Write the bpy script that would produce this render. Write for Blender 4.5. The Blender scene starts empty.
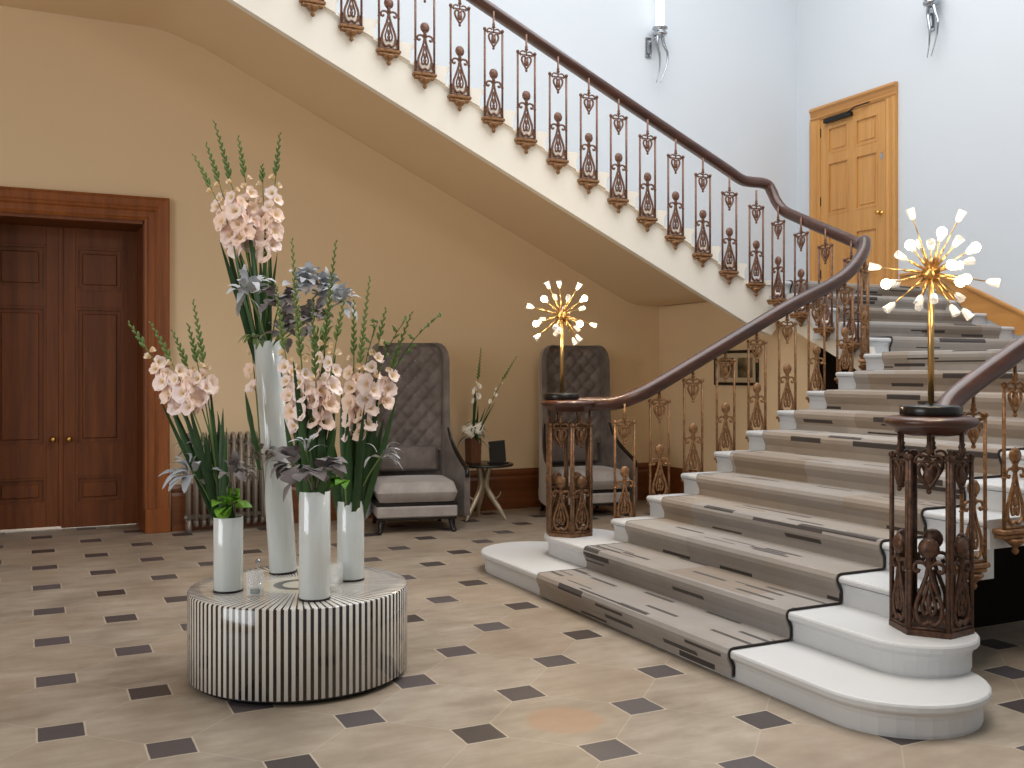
import bpy, math, random
from mathutils import Vector, Matrix, Quaternion
R = random.Random(7)
PI = math.pi
sc = bpy.context.scene
COL = sc.collection

# ------------------------------------------------------------------ camera
YAW = 0.453
F = 1000.0
HY = 372.0
CH = 1.5
cam = bpy.data.cameras.new('camera')
camo = bpy.data.objects.new('camera', cam)
COL.objects.link(camo)
cam.sensor_width = 36.0
cam.lens = F / 1024.0 * 36.0
cam.shift_y = -(384.0 - HY) / 1024.0
camo.location = (0, 0, CH)
camo.rotation_euler = (PI / 2, 0, -YAW)
cam.clip_start = 0.05
sc.camera = camo
CA, SA = math.cos(YAW), math.sin(YAW)


def at(px, py, d):
    """world point seen at a photo position, d metres deep"""
    u = (px - 512.0) / F * d
    return Vector((u * CA + d * SA, -u * SA + d * CA, CH - (py - HY) / F * d))


# ------------------------------------------------------------------ mesh builder
class MB:
    def __init__(s):
        s.v = []; s.f = []; s.sm = []; s.mi = []; s.uv = {}

    def add(s, vs, fs, smooth=False, mi=0, uvs=None):
        b = len(s.v)
        s.v += [tuple(x) for x in vs]
        for k, f in enumerate(fs):
            if uvs: s.uv[len(s.f)] = uvs[k]
            s.f.append(tuple(i + b for i in f)); s.sm.append(smooth); s.mi.append(mi)
        return s

    def box(s, x0, x1, y0, y1, z0, z1, mi=0, bev=0.0, M=None):
        if bev > 0:
            xs = [x0, x0 + bev, x1 - bev, x1]; b = bev
            vs = []
            # chamfered box: 24 verts
            def P(x, y, z): vs.append(Vector((x, y, z)))
            idx = {}
            for ix, X in ((0, x0), (1, x1)):
                for iy, Y in ((0, y0), (1, y1)):
                    for iz, Z in ((0, z0), (1, z1)):
                        sx = b if ix == 0 else -b; sy = b if iy == 0 else -b; sz = b if iz == 0 else -b
                        idx[ix, iy, iz, 'x'] = len(vs); P(X, Y + sy, Z + sz)
                        idx[ix, iy, iz, 'y'] = len(vs); P(X + sx, Y, Z + sz)
                        idx[ix, iy, iz, 'z'] = len(vs); P(X + sx, Y + sy, Z)
            fs = []
            for i in (0, 1):
                fs.append([idx[i, 0, 0, 'x'], idx[i, 1, 0, 'x'], idx[i, 1, 1, 'x'], idx[i, 0, 1, 'x']])
                fs.append([idx[0, i, 0, 'y'], idx[1, i, 0, 'y'], idx[1, i, 1, 'y'], idx[0, i, 1, 'y']])
                fs.append([idx[0, 0, i, 'z'], idx[1, 0, i, 'z'], idx[1, 1, i, 'z'], idx[0, 1, i, 'z']])
            for i in (0, 1):
                for j in (0, 1):
                    fs.append([idx[i, j, 0, 'x'], idx[i, j, 1, 'x'], idx[i, j, 1, 'y'], idx[i, j, 0, 'y']])
                    fs.append([idx[i, 0, j, 'x'], idx[i, 1, j, 'x'], idx[i, 1, j, 'z'], idx[i, 0, j, 'z']])
                    fs.append([idx[0, i, j, 'y'], idx[1, i, j, 'y'], idx[1, i, j, 'z'], idx[0, i, j, 'z']])
                    for k in (0, 1):
                        fs.append([idx[i, j, k, 'x'], idx[i, j, k, 'y'], idx[i, j, k, 'z']])
        else:
            vs = [Vector((x, y, z)) for z in (z0, z1) for y in (y0, y1) for x in (x0, x1)]
            fs = [(0, 1, 3, 2), (4, 6, 7, 5), (0, 4, 5, 1), (2, 3, 7, 6), (0, 2, 6, 4), (1, 5, 7, 3)]
        if M is not None: vs = [M @ v for v in vs]
        # orient outward
        c = sum(vs, Vector()) / len(vs)
        out = []
        for f in fs:
            n = (vs[f[1]] - vs[f[0]]).cross(vs[f[2]] - vs[f[0]])
            m = sum((vs[i] for i in f), Vector()) / len(f)
            out.append(f if n.dot(m - c) > 0 else list(reversed(f)))
        return s.add(vs, out, False, mi)

    def prism(s, poly, h0, h1, axis='z', mi=0, smooth=False, M=None):
        n = len(poly)
        def T(a, b, h):
            p = {'z': (a, b, h), 'y': (a, h, b), 'x': (h, a, b)}[axis]
            return M @ Vector(p) if M is not None else Vector(p)
        vs = [T(a, b, h0) for a, b in poly] + [T(a, b, h1) for a, b in poly]
        area = sum(poly[i][0] * poly[(i + 1) % n][1] - poly[(i + 1) % n][0] * poly[i][1] for i in range(n))
        flip = (area < 0)
        if axis == 'y': flip = not flip
        fs = [tuple(reversed(range(n))), tuple(range(n, 2 * n))] + [(i, (i + 1) % n, n + (i + 1) % n, n + i) for i in range(n)]
        if flip: fs = [tuple(reversed(f)) for f in fs]
        return s.add(vs, fs, smooth, mi)

    def lathe(s, prof, n=24, c=(0, 0, 0), mi=0, smooth=True, M=None, a0=0.0):
        vs = []
        for r, z in prof:
            for i in range(n):
                a = a0 + 2 * PI * i / n
                p = Vector((c[0] + r * math.cos(a), c[1] + r * math.sin(a), c[2] + z))
                vs.append(M @ p if M is not None else p)
        fs = []
        for k in range(len(prof) - 1):
            for i in range(n):
                j = (i + 1) % n
                fs.append((k * n + i, k * n + j, (k + 1) * n + j, (k + 1) * n + i))
        s.add(vs, fs, smooth, mi)
        b = len(s.v) - len(vs)
        if prof[0][0] > 1e-4: s.f.append(tuple(b + i for i in reversed(range(n)))); s.sm.append(False); s.mi.append(mi)
        if prof[-1][0] > 1e-4: s.f.append(tuple(b + (len(prof) - 1) * n + i for i in range(n))); s.sm.append(False); s.mi.append(mi)
        return s

    def sphere(s, c, r, n=10, m=7, mi=0, sx=1, sy=1, sz=1, M=None):
        prof = [(max(1e-5, math.sin(PI * k / m)) * r, -math.cos(PI * k / m) * r) for k in range(m + 1)]
        T = Matrix.Translation(c) @ (M.to_4x4() if M is not None else Matrix()) @ Matrix.Diagonal((sx, sy, sz, 1))
        return s.lathe(prof, n, (0, 0, 0), mi, True, T)

    def tube(s, pts, rad, n=8, mi=0, closed=False, smooth=True, flat=None):
        pts = [Vector(p) for p in pts]
        N = len(pts)
        rad = rad if isinstance(rad, (list, tuple)) else [rad] * N
        T = []
        for i in range(N):
            if closed: t = pts[(i + 1) % N] - pts[i - 1]
            else: t = pts[min(i + 1, N - 1)] - pts[max(i - 1, 0)]
            T.append(t.normalized() if t.length > 1e-9 else Vector((0, 0, 1)))
        ref = Vector((0, 0, 1)) if abs(T[0].z) < 0.9 else Vector((1, 0, 0))
        u = T[0].cross(ref).normalized()
        vs = []
        for i in range(N):
            u = (u - T[i] * u.dot(T[i]))
            u = u.normalized() if u.length > 1e-6 else T[i].orthogonal().normalized()
            w = T[i].cross(u)
            for k in range(n):
                a = 2 * PI * k / n
                vs.append(pts[i] + (u * math.cos(a) + w * math.sin(a)) * rad[i])
        fs = []
        for i in range(N if closed else N - 1):
            i2 = (i + 1) % N
            for k in range(n):
                k2 = (k + 1) % n
                fs.append((i * n + k, i * n + k2, i2 * n + k2, i2 * n + k))
        if not closed:
            fs.append(tuple(reversed(range(n)))); fs.append(tuple((N - 1) * n + k for k in range(n)))
        return s.add(vs, fs, smooth, mi)

    def sweep(s, pts, prof, mi=0, smooth=True, caps=True):
        """profile (side, up) along a path; side stays level"""
        pts = [Vector(p) for p in pts]; N = len(pts); n = len(prof); vs = []
        side = None
        for i in range(N):
            t = (pts[min(i + 1, N - 1)] - pts[max(i - 1, 0)]).normalized()
            h = Vector((t.x, t.y, 0))
            if h.length > 0.05: side = Vector((h.y, -h.x, 0)).normalized()
            up = side.cross(t).normalized()
            for a, b in prof: vs.append(pts[i] + side * a + up * b)
        fs = []
        for i in range(N - 1):
            for k in range(n):
                k2 = (k + 1) % n
                fs.append((i * n + k, (i + 1) * n + k, (i + 1) * n + k2, i * n + k2))
        if caps: fs.append(tuple(range(n))); fs.append(tuple(reversed([(N - 1) * n + k for k in range(n)])))
        return s.add(vs, fs, smooth, mi)

    def grid(s, P, smooth=True, mi=0, flip=False):
        nu = len(P); nv = len(P[0])
        vs = [p for row in P for p in row]
        fs = [(i * nv + j, (i + 1) * nv + j, (i + 1) * nv + j + 1, i * nv + j + 1) for i in range(nu - 1) for j in range(nv - 1)]
        if flip: fs = [tuple(reversed(f)) for f in fs]
        return s.add(vs, fs, smooth, mi)

    def mesh(s, name):
        me = bpy.data.meshes.new(name)
        me.from_pydata(s.v, [], s.f)
        me.polygons.foreach_set('use_smooth', s.sm)
        me.polygons.foreach_set('material_index', s.mi)
        if s.uv:
            l = me.uv_layers.new(name='UVMap')
            for p in me.polygons:
                if p.index in s.uv:
                    for k, li in enumerate(p.loop_indices): l.data[li].uv = s.uv[p.index][k]
        me.update()
        return me

    def obj(s, name, mats, parent=None, loc=None, **props):
        me = s.mesh(name)
        for m in (mats if isinstance(mats, (list, tuple)) else [mats]): me.materials.append(m)
        o = bpy.data.objects.new(name, me)
        COL.objects.link(o)
        if parent is not None: o.parent = parent
        if loc is not None: o.location = loc
        for k, v in props.items(): o[k] = v
        return o


def thing(name, label, cat, loc=(0, 0, 0), rz=0.0, group=None):
    o = bpy.data.objects.new(name, None)
    o.empty_display_size = 0.1
    COL.objects.link(o)
    o.location = loc; o.rotation_euler = (0, 0, rz)
    tag(o, label, cat, group)
    return o


def tag(o, label, cat, group=None):
    o['label'] = label; o['category'] = cat
    if group: o['group'] = group
    return o


def copy_tree(o, parent=None):
    c = o.copy(); COL.objects.link(c)
    if parent is not None: c.parent = parent
    for ch in list(o.children): copy_tree(ch, c)
    return c


def struct(o):
    o['kind'] = 'structure'; return o


def catmull(pts, n=8):
    pts = [Vector(p) for p in pts]; out = []
    for i in range(len(pts) - 1):
        p0 = pts[max(i - 1, 0)]; p1 = pts[i]; p2 = pts[i + 1]; p3 = pts[min(i + 2, len(pts) - 1)]
        for k in range(n):
            t = k / n
            out.append(0.5 * ((2 * p1) + (p2 - p0) * t + (2 * p0 - 5 * p1 + 4 * p2 - p3) * t * t + (3 * p1 - p0 - 3 * p2 + p3) * t ** 3))
    out.append(pts[-1]); return out


# ------------------------------------------------------------------ materials
class NT:
    def __init__(s, name):
        s.m = bpy.data.materials.new(name); s.m.use_nodes = True
        s.t = s.m.node_tree; s.b = s.t.nodes['Principled BSDF']
    def n(s, typ, **kw):
        x = s.t.nodes.new(typ)
        for k, v in kw.items(): setattr(x, k, v)
        return x
    def link(s, a, b): s.t.links.new(a, b)
    def setin(s, sock, v):
        if isinstance(v, bpy.types.NodeSocket): s.link(v, sock)
        else: sock.default_value = v
    def math(s, op, a, b=0.0, c=None):
        x = s.n('ShaderNodeMath', operation=op)
        s.setin(x.inputs[0], a); s.setin(x.inputs[1], b)
        if c is not None: s.setin(x.inputs[2], c)
        return x.outputs[0]
    def mix(s, fac, a, b):
        x = s.n('ShaderNodeMix', data_type='RGBA')
        s.setin(x.inputs[0], fac)
        s.setin(x.inputs[6], a if isinstance(a, bpy.types.NodeSocket) else (*a, 1))
        s.setin(x.inputs[7], b if isinstance(b, bpy.types.NodeSocket) else (*b, 1))
        return x.outputs[2]
    def coord(s, which='Object'): return s.n('ShaderNodeTexCoord').outputs[which]
    def xyz(s, v):
        x = s.n('ShaderNodeSeparateXYZ'); s.link(v, x.inputs[0]); return x.outputs
    def comb(s, x, y, z=0.0):
        c = s.n('ShaderNodeCombineXYZ')
        for i, v in enumerate((x, y, z)): s.setin(c.inputs[i], v)
        return c.outputs[0]
    def noise(s, vec, scale, detail=3.0, rough=0.55, out='Fac'):
        x = s.n('ShaderNodeTexNoise'); s.link(vec, x.inputs['Vector'])
        x.inputs['Scale'].default_value = scale; x.inputs['Detail'].default_value = detail; x.inputs['Roughness'].default_value = rough
        return x.outputs[out]
    def white(s, vec):
        x = s.n('ShaderNodeTexWhiteNoise', noise_dimensions='3D'); s.link(vec, x.inputs['Vector']); return x.outputs['Value']
    def scale(s, vec, sx, sy, sz):
        x = s.n('ShaderNodeMapping'); s.link(vec, x.inputs['Vector']); x.inputs['Scale'].default_value = (sx, sy, sz); return x.outputs[0]
    def ramp(s, fac, stops):
        x = s.n('ShaderNodeValToRGB'); s.link(fac, x.inputs[0])
        e = x.color_ramp.elements
        while len(e) < len(stops): e.new(0.5)
        for k, (p, c) in enumerate(stops): e[k].position = p; e[k].color = (*c, 1)
        return x.outputs[0]
    def bump(s, h, strength=0.2, dist=0.01):
        x = s.n('ShaderNodeBump'); x.inputs['Strength'].default_value = strength; x.inputs['Distance'].default_value = dist
        s.link(h, x.inputs['Height']); s.link(x.outputs[0], s.b.inputs['Normal'])
    def set(s, **kw):
        names = dict(col='Base Color', rough='Roughness', metal='Metallic', spec='Specular IOR Level', sheen='Sheen Weight',
                     coat='Coat Weight', trans='Transmission Weight', ior='IOR', emit='Emission Color', emits='Emission Strength', sss='Subsurface Weight')
        for k, v in kw.items():
            sk = s.b.inputs[names[k]]
            if isinstance(v, bpy.types.NodeSocket): s.link(v, sk)
            elif k in ('col', 'emit'): sk.default_value = (*v, 1)
            else: sk.default_value = v
        return s


def lin(r, g, b):
    f = lambda c: (c / 255) / 12.92 if c / 255 <= 0.04045 else ((c / 255 + 0.055) / 1.055) ** 2.4
    return (f(r), f(g), f(b))


def plain(name, col, rough=0.5, var=0.06, nscale=6.0, bump=0.0, bscale=80, **kw):
    t = NT(name); v = t.coord()
    nz = t.noise(v, nscale, 4)
    t.set(col=t.mix(nz, tuple(c * (1 - var) for c in col), tuple(min(1, c * (1 + var)) for c in col)), rough=rough, **kw)
    if bump: t.bump(t.noise(v, bscale, 3), bump, 0.005)
    return t.m


def wood(name, c1, c2, rough=0.35, axis='z', sc_=9.0, coat=0.2):
    t = NT(name); v = t.coord()
    s_ = {'z': (sc_, sc_, sc_ * 0.06), 'x': (sc_ * 0.06, sc_, sc_), 'y': (sc_, sc_ * 0.06, sc_)}[axis]
    w = t.scale(v, *s_)
    n1 = t.noise(w, 1.6, 5, 0.6); n2 = t.noise(w, 9.0, 3, 0.6)
    f = t.math('ADD', t.math('MULTIPLY', n1, 0.75), t.math('MULTIPLY', n2, 0.25))
    t.set(col=t.ramp(f, [(0.3, c1), (0.7, c2)]), rough=rough, coat=coat)
    t.b.inputs['Coat Roughness'].default_value = 0.25
    t.bump(n2, 0.08, 0.003)
    return t.m


M = {}
M['white_wall'] = plain('white_wall_paint', lin(207, 213, 219), 0.75, 0.012, 1.2, 0.03, 160)
M['cream_wall'] = plain('cream_wall_paint', lin(231, 205, 168), 0.75, 0.02, 1.0, 0.03, 160)
M['ceiling'] = plain('ceiling_paint', lin(232, 230, 225), 0.8, 0.01)
M['stone'] = plain('painted_white_stone', lin(204, 205, 206), 0.5, 0.03, 5.0, 0.05, 60)
M['upper_stone'] = plain('cream_white_stone', lin(240, 234, 222), 0.6, 0.05, 2.5, 0.05, 60)
M['door_wood'] = wood('dark_mahogany', lin(86, 40, 10), lin(132, 72, 24), 0.5, coat=0.0)
M['frame_wood'] = wood('mahogany_frame', lin(108, 54, 14), lin(156, 88, 32), 0.5, coat=0.0)
M['frame_wood_x'] = wood('mahogany_frame_level', lin(92, 46, 14), lin(134, 74, 28), 0.5, 'x', coat=0.0)
M['skirt'] = wood('brown_skirting_wood', lin(96, 52, 24), lin(130, 76, 38), 0.35, 'x')
M['oak'] = wood('golden_oak', lin(178, 122, 58), lin(206, 152, 84), 0.4)
M['oak_y'] = wood('golden_oak_level', lin(170, 116, 56), lin(198, 142, 76), 0.4, 'y')
M['rail'] = wood('handrail_mahogany', lin(42, 19, 11), lin(84, 45, 27), 0.32, 'x', 12.0, 0.3)
M['painted_shade'] = wood('understair_painted_shade', lin(16, 11, 8), lin(24, 16, 11), 0.9, coat=0.0)  # near-black colour stands in for the shade under the stairs
M['painted_shade'].node_tree.nodes['Principled BSDF'].inputs['Specular IOR Level'].default_value = 0.1
M['brass'] = plain('knob_brass', lin(214, 168, 90), 0.25, 0.03, 20, metal=1.0)
M['gold'] = plain('lamp_gold', lin(200, 164, 108), 0.3, 0.03, 20, metal=1.0)
M['chrome'] = plain('polished_chrome', lin(176, 180, 186), 0.14, 0.03, 20, metal=1.0)
M['black'] = plain('black_lacquer', lin(22, 19, 18), 0.25, 0.1, 10)
M['dark_metal'] = plain('dark_metal', lin(40, 38, 38), 0.4, 0.1, 10, metal=0.6)


def bronze(name, c1, c2, metal=0.55):
    t = NT(name); v = t.coord()
    n1 = t.noise(v, 38.0, 4, 0.6)
    t.set(col=t.ramp(n1, [(0.35, c1), (0.65, c2)]), rough=0.42, metal=metal)
    t.bump(n1, 0.25, 0.004)
    return t.m


M['bronze'] = bronze('aged_bronze', lin(96, 68, 56), lin(136, 98, 80), 0.35)
M['gilt'] = bronze('worn_gilt_bronze', lin(112, 78, 50), lin(164, 122, 82), 0.4)
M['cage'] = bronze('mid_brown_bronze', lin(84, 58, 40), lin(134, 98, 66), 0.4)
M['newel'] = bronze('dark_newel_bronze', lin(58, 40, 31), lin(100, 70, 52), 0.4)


def floor_mat():
    t = NT('stone_floor_with_dark_insets'); v = t.coord()
    x, y, z = t.xyz(v)
    S = 0.779; X0 = 0.135; Y0 = 9.245
    ax = t.math('DIVIDE', t.math('SUBTRACT', x, X0), S)
    ay = t.math('DIVIDE', t.math('SUBTRACT', y, Y0), S)
    u = t.math('ADD', ax, ay); w = t.math('SUBTRACT', ay, ax)
    def near(a): return t.math('SUBTRACT', a, t.math('ROUND', a, 0.0))
    du = near(u); dw = near(w)
    dx = t.math('ABSOLUTE', t.math('MULTIPLY', t.math('SUBTRACT', du, dw), S / 2))
    dy = t.math('ABSOLUTE', t.math('MULTIPLY', t.math('ADD', du, dw), S / 2))
    mx = t.math('MAXIMUM', dx, dy)
    wob = t.math('MULTIPLY', t.math('SUBTRACT', t.noise(v, 14.0, 2), 0.5), 0.006)
    dot = t.math('LESS_THAN', t.math('ADD', mx, wob), 0.088)
    rim = t.math('MULTIPLY', t.math('LESS_THAN', mx, 0.096), t.math('SUBTRACT', 1.0, dot))
    joint = t.math('LESS_THAN', t.math('MINIMUM', t.math('ABSOLUTE', du), t.math('ABSOLUTE', dw)), 0.0055)
    tid = t.comb(t.math('FLOOR', u), t.math('FLOOR', w), 3.0)
    did = t.comb(t.math('ROUND', u), t.math('ROUND', w), 7.0)
    vt = t.white(tid); vd = t.white(did)
    n1 = t.noise(v, 1.7, 6, 0.65); n2 = t.noise(t.scale(v, 3.0, 9.0, 1.0), 1.0, 4, 0.6)
    base = t.ramp(t.math('ADD', t.math('MULTIPLY', n1, 0.6), t.math('MULTIPLY', n2, 0.4)), [(0.32, lin(124, 112, 99)), (0.5, lin(156, 144, 129)), (0.68, lin(182, 171, 157))])
    base = t.mix(t.math('MULTIPLY', vt, 0.35), base, lin(160, 138, 115))
    # warm round stain on one slab
    ex = t.math('SUBTRACT', x, 2.09); ey = t.math('SUBTRACT', y, 3.775)
    rr = t.math('SQRT', t.math('ADD', t.math('MULTIPLY', ex, ex), t.math('MULTIPLY', ey, ey)))
    rr = t.math('ADD', rr, t.math('MULTIPLY', t.math('SUBTRACT', t.noise(v, 7.0, 2), 0.5), 0.05))
    stain = t.math('SUBTRACT', 1.0, t.math('MULTIPLY_ADD', rr, 25.0, -3.6))
    sx = t.n('ShaderNodeClamp'); t.link(stain, sx.inputs[0])
    base = t.mix(t.math('MULTIPLY', sx.outputs[0], 0.6), base, lin(170, 134, 106))
    base = t.mix(t.math('MULTIPLY', joint, 0.25), base, lin(204, 192, 172))
    base = t.mix(t.math('MULTIPLY', rim, 0.5), base, lin(206, 194, 176))
    dark = t.mix(vd, lin(62, 57, 57), lin(92, 89, 93))
    dark = t.mix(t.math('MULTIPLY', n2, 0.5), dark, lin(76, 60, 52))
    t.set(col=t.mix(dot, base, dark), rough=t.math('MULTIPLY_ADD', n1, 0.25, 0.28), spec=0.4)
    t.bump(t.math('SUBTRACT', 1.0, joint), 0.12, 0.003)
    return t.m


M['floor'] = floor_mat()


def carpet_mat():
    t = NT('striped_stair_carpet'); uv = t.n('ShaderNodeUVMap').outputs[0]
    s_, y, _ = t.xyz(uv)
    def cells(rw, ln, seed):
        r = t.math('FLOOR', t.math('DIVIDE', s_, rw))
        off = t.white(t.comb(r, seed, 1.0))
        c = t.math('FLOOR', t.math('ADD', t.math('DIVIDE', y, ln), t.math('MULTIPLY', off, 5.0)))
        return t.white(t.comb(r, c, seed)), t.math('FRACT', t.math('DIVIDE', s_, rw))
    big, _f = cells(0.34, 0.75, 11.3)
    v = t.coord()
    fz = t.noise(v, 260.0, 2)
    base = t.ramp(big, [(0.0, lin(136, 123, 110)), (0.4, lin(160, 150, 140)), (0.75, lin(152, 150, 149)), (1.0, lin(182, 177, 171))])
    base = t.mix(t.math('MULTIPLY', t.noise(v, 4.0, 4), 0.6), base, lin(124, 108, 92))
    a, fa = cells(0.036, 0.30, 2.7)
    d1 = t.math('MULTIPLY', t.math('LESS_THAN', a, 0.075), t.math('LESS_THAN', t.math('ABSOLUTE', t.math('SUBTRACT', fa, 0.5)), 0.40))
    b, fb = cells(0.024, 0.30, 5.1)
    d2 = t.math('MULTIPLY', t.math('LESS_THAN', b, 0.035), t.math('LESS_THAN', t.math('ABSOLUTE', t.math('SUBTRACT', fb, 0.5)), 0.28))
    c = t.mix(t.math('MAXIMUM', d1, d2), base, lin(44, 36, 34))
    c = t.mix(t.math('MULTIPLY', fz, 0.15), c, lin(150, 140, 132))
    t.set(col=c, rough=0.95, spec=0.1, sheen=0.3)
    t.bump(fz, 0.3, 0.004)
    return t.m


M['carpet'] = carpet_mat()
M['binding'] = plain('dark_carpet_binding', lin(40, 34, 32), 0.9, 0.1, 40)


def drum_mat():
    t = NT('bone_inlay_stripes'); v = t.coord()
    x, y, z = t.xyz(v)
    a = t.math('ARCTAN2', y, x)
    st = t.math('FRACT', t.math('MULTIPLY', a, 102 / (2 * PI)))
    stripe = t.math('LESS_THAN', st, t.math('MULTIPLY_ADD', t.math('GREATER_THAN', z, 0.4388), -0.2, 0.48))
    r = t.math('SQRT', t.math('ADD', t.math('MULTIPLY', x, x), t.math('MULTIPLY', y, y)))
    idn = t.white(t.comb(t.math('FLOOR', t.math('MULTIPLY', a, 102 / (2 * PI))), 0.0, 1.0))
    nz = t.noise(t.scale(v, 20, 20, 4), 2.0, 4)
    bone = t.mix(t.math('ADD', t.math('MULTIPLY', idn, 0.5), t.math('MULTIPLY', nz, 0.5)), lin(196, 190, 180), lin(232, 229, 224))
    black = t.mix(nz, lin(14, 11, 10), lin(40, 30, 26))
    top = t.math('GREATER_THAN', z, 0.4388)
    # concentric inlay at the middle of the top
    ctr = t.math('LESS_THAN', r, 0.20)
    ring = t.math('LESS_THAN', t.math('ABSOLUTE', t.math('SUBTRACT', r, 0.105)), 0.022)
    c = t.mix(stripe, bone, black)
    topc = t.mix(ctr, c, t.mix(ring, lin(212, 206, 190), lin(70, 66, 58)))
    t.set(col=t.mix(top, c, topc), rough=0.16, spec=0.6, coat=0.3)
    return t.m


M['drum'] = drum_mat()


def velvet(name, c1, c2):
    t = NT(name); v = t.coord()
    n = t.noise(v, 7.0, 4, 0.6)
    t.set(col=t.ramp(n, [(0.3, c1), (0.7, c2)]), rough=0.55, sheen=0.6, spec=0.3)
    t.b.inputs['Sheen Roughness'].default_value = 0.35
    t.bump(t.noise(v, 90, 2), 0.08, 0.004)
    return t.m


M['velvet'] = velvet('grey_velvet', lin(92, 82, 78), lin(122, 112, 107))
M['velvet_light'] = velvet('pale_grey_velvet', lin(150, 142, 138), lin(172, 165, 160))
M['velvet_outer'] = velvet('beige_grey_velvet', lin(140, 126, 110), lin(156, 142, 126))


def vase_mat():
    t = NT('frosted_white_glass'); v = t.coord()
    n = t.noise(t.scale(v, 30, 30, 3), 1.0, 3)
    t.set(col=t.mix(n, lin(203, 209, 207), lin(222, 227, 226)), rough=0.12, spec=0.7, coat=0.6)
    t.b.inputs['Coat Roughness'].default_value = 0.06
    return t.m


M['vase'] = vase_mat()
tg = NT('clear_glass'); tg.set(col=(0.90, 0.93, 0.93), rough=0.03, spec=0.8); tg.b.inputs['Alpha'].default_value = 0.22; M['glass'] = tg.m
M['wax'] = plain('tealight_wax', lin(228, 222, 208), 0.6, 0.03)
M['wax_green'] = plain('green_tealight_wax', lin(40, 74, 62), 0.5, 0.1)


def bulb(name, col, s, base=(0.9, 0.88, 0.84)):
    t = NT(name); t.set(col=base, rough=0.08, spec=0.8, emit=col, emits=s); return t.m


M['bulb_on'] = bulb('lit_bulb', (1.0, 0.78, 0.45), 30.0)
M['bulb_off'] = bulb('crystal_bulb_cup', (1.0, 0.93, 0.86), 0.10)
M['bulb_off'].node_tree.nodes['Principled BSDF'].inputs['Transmission Weight'].default_value = 0.55
M['bulb_off'].node_tree.nodes['Principled BSDF'].inputs['IOR'].default_value = 1.2
M['candle_tube'] = bulb('lit_white_tube', (0.97, 0.98, 1.0), 1.1)


def petal(name, c1, c2, ctr):
    t = NT(name); v = t.coord(); x, y, z = t.xyz(v)
    n = t.noise(v, 60.0, 3)
    info = t.n('ShaderNodeObjectInfo').outputs['Random']
    c = t.mix(info, c1, c2)
    c = t.mix(t.math('MULTIPLY', n, 0.35), c, lin(255, 240, 228))
    r = t.math('SQRT', t.math('ADD', t.math('MULTIPLY', x, x), t.math('MULTIPLY', y, y)))
    k = t.n('ShaderNodeClamp'); t.link(t.math('SUBTRACT', 1.0, t.math('DIVIDE', r, 0.02)), k.inputs[0])
    t.set(col=t.mix(k.outputs[0], c, ctr), rough=0.6, sss=0.15, spec=0.3)
    t.b.inputs['Subsurface Radius'].default_value = (0.02, 0.01, 0.008)
    return t.m


M['petal'] = petal('peach_pink_petal', lin(255, 218, 194), lin(255, 234, 230), lin(236, 214, 150))
M['petal_white'] = petal('ivory_petal', lin(240, 232, 214), lin(246, 240, 228), lin(230, 214, 150))


def leafm(name, c1, c2, rough=0.45, sheen=0.0):
    t = NT(name); v = t.coord()
    info = t.n('ShaderNodeObjectInfo').outputs['Random']
    n = t.noise(v, 25.0, 3)
    t.set(col=t.mix(t.math('ADD', t.math('MULTIPLY', info, 0.5), t.math('MULTIPLY', n, 0.5)), c1, c2), rough=rough, sheen=sheen, spec=0.35)
    return t.m


M['leaf'] = leafm('gladiolus_leaf_green', lin(26, 48, 26), lin(62, 96, 48))
M['stem'] = leafm('bud_green', lin(70, 100, 44), lin(128, 146, 84))
M['bright_leaf'] = leafm('bright_green_leaf', lin(82, 140, 34), lin(142, 190, 74), 0.35)
M['silver_leaf'] = leafm('silver_felted_leaf', lin(132, 136, 142), lin(204, 206, 210), 0.8, 0.5)
M['grey_leaf'] = leafm('purple_grey_leaf', lin(84, 76, 76), lin(132, 122, 120), 0.75, 0.4)
M['brown_stem'] = leafm('dry_grey_brown_sprig', lin(96, 86, 78), lin(140, 128, 116), 0.8)
M['radiator'] = plain('radiator_paint', lin(150, 142, 132), 0.4, 0.05, 8, metal=0.3)
M['antler'] = plain('silvered_branch', lin(196, 184, 164), 0.35, 0.1, 14, metal=0.5)
M['vase_brown'] = wood('brown_vase_wood', lin(92, 58, 38), lin(128, 84, 58), 0.4)
M['screen'] = plain('black_screen', lin(14, 14, 17), 0.15, 0.1, 5)
M['mount'] = plain('picture_mount', lin(196, 180, 150), 0.8, 0.04, 8)


def print_mat():
    t = NT('faded_print'); v = t.coord()
    n = t.noise(v, 7.0, 5, 0.6)
    t.set(col=t.ramp(n, [(0.35, lin(52, 46, 36)), (0.5, lin(110, 98, 74)), (0.68, lin(168, 152, 122))]), rough=0.3)
    return t.m


M['print'] = print_mat()

# ------------------------------------------------------------------ dimensions
YB = 9.9          # back wall
XR = 8.87         # right wall
NOSE = 0.032


def SX(k): return 3.763 + 0.303 * (k - 3) if k >= 3 else {1: 3.07, 2: 3.43}[k]
def SY(k): return 6.43 + 0.3175 * (k - 12)


YN, YFAR = 3.50, 6.12
UG, UR = 0.311, 0.1487          # upper flight going and rise
UX0 = 6.28
YU = 7.73                       # well side of the upper flight
def ZBOT(x): return 1.90 + 0.478 * (6.46 - x)     # lower edge of the upper string

# ------------------------------------------------------------------ room shell
struct(MB().box(-5.0, XR + 0.2, -5.0, YB + 2.4, -0.12, 0.0).obj('floor', M['floor']))

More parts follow.
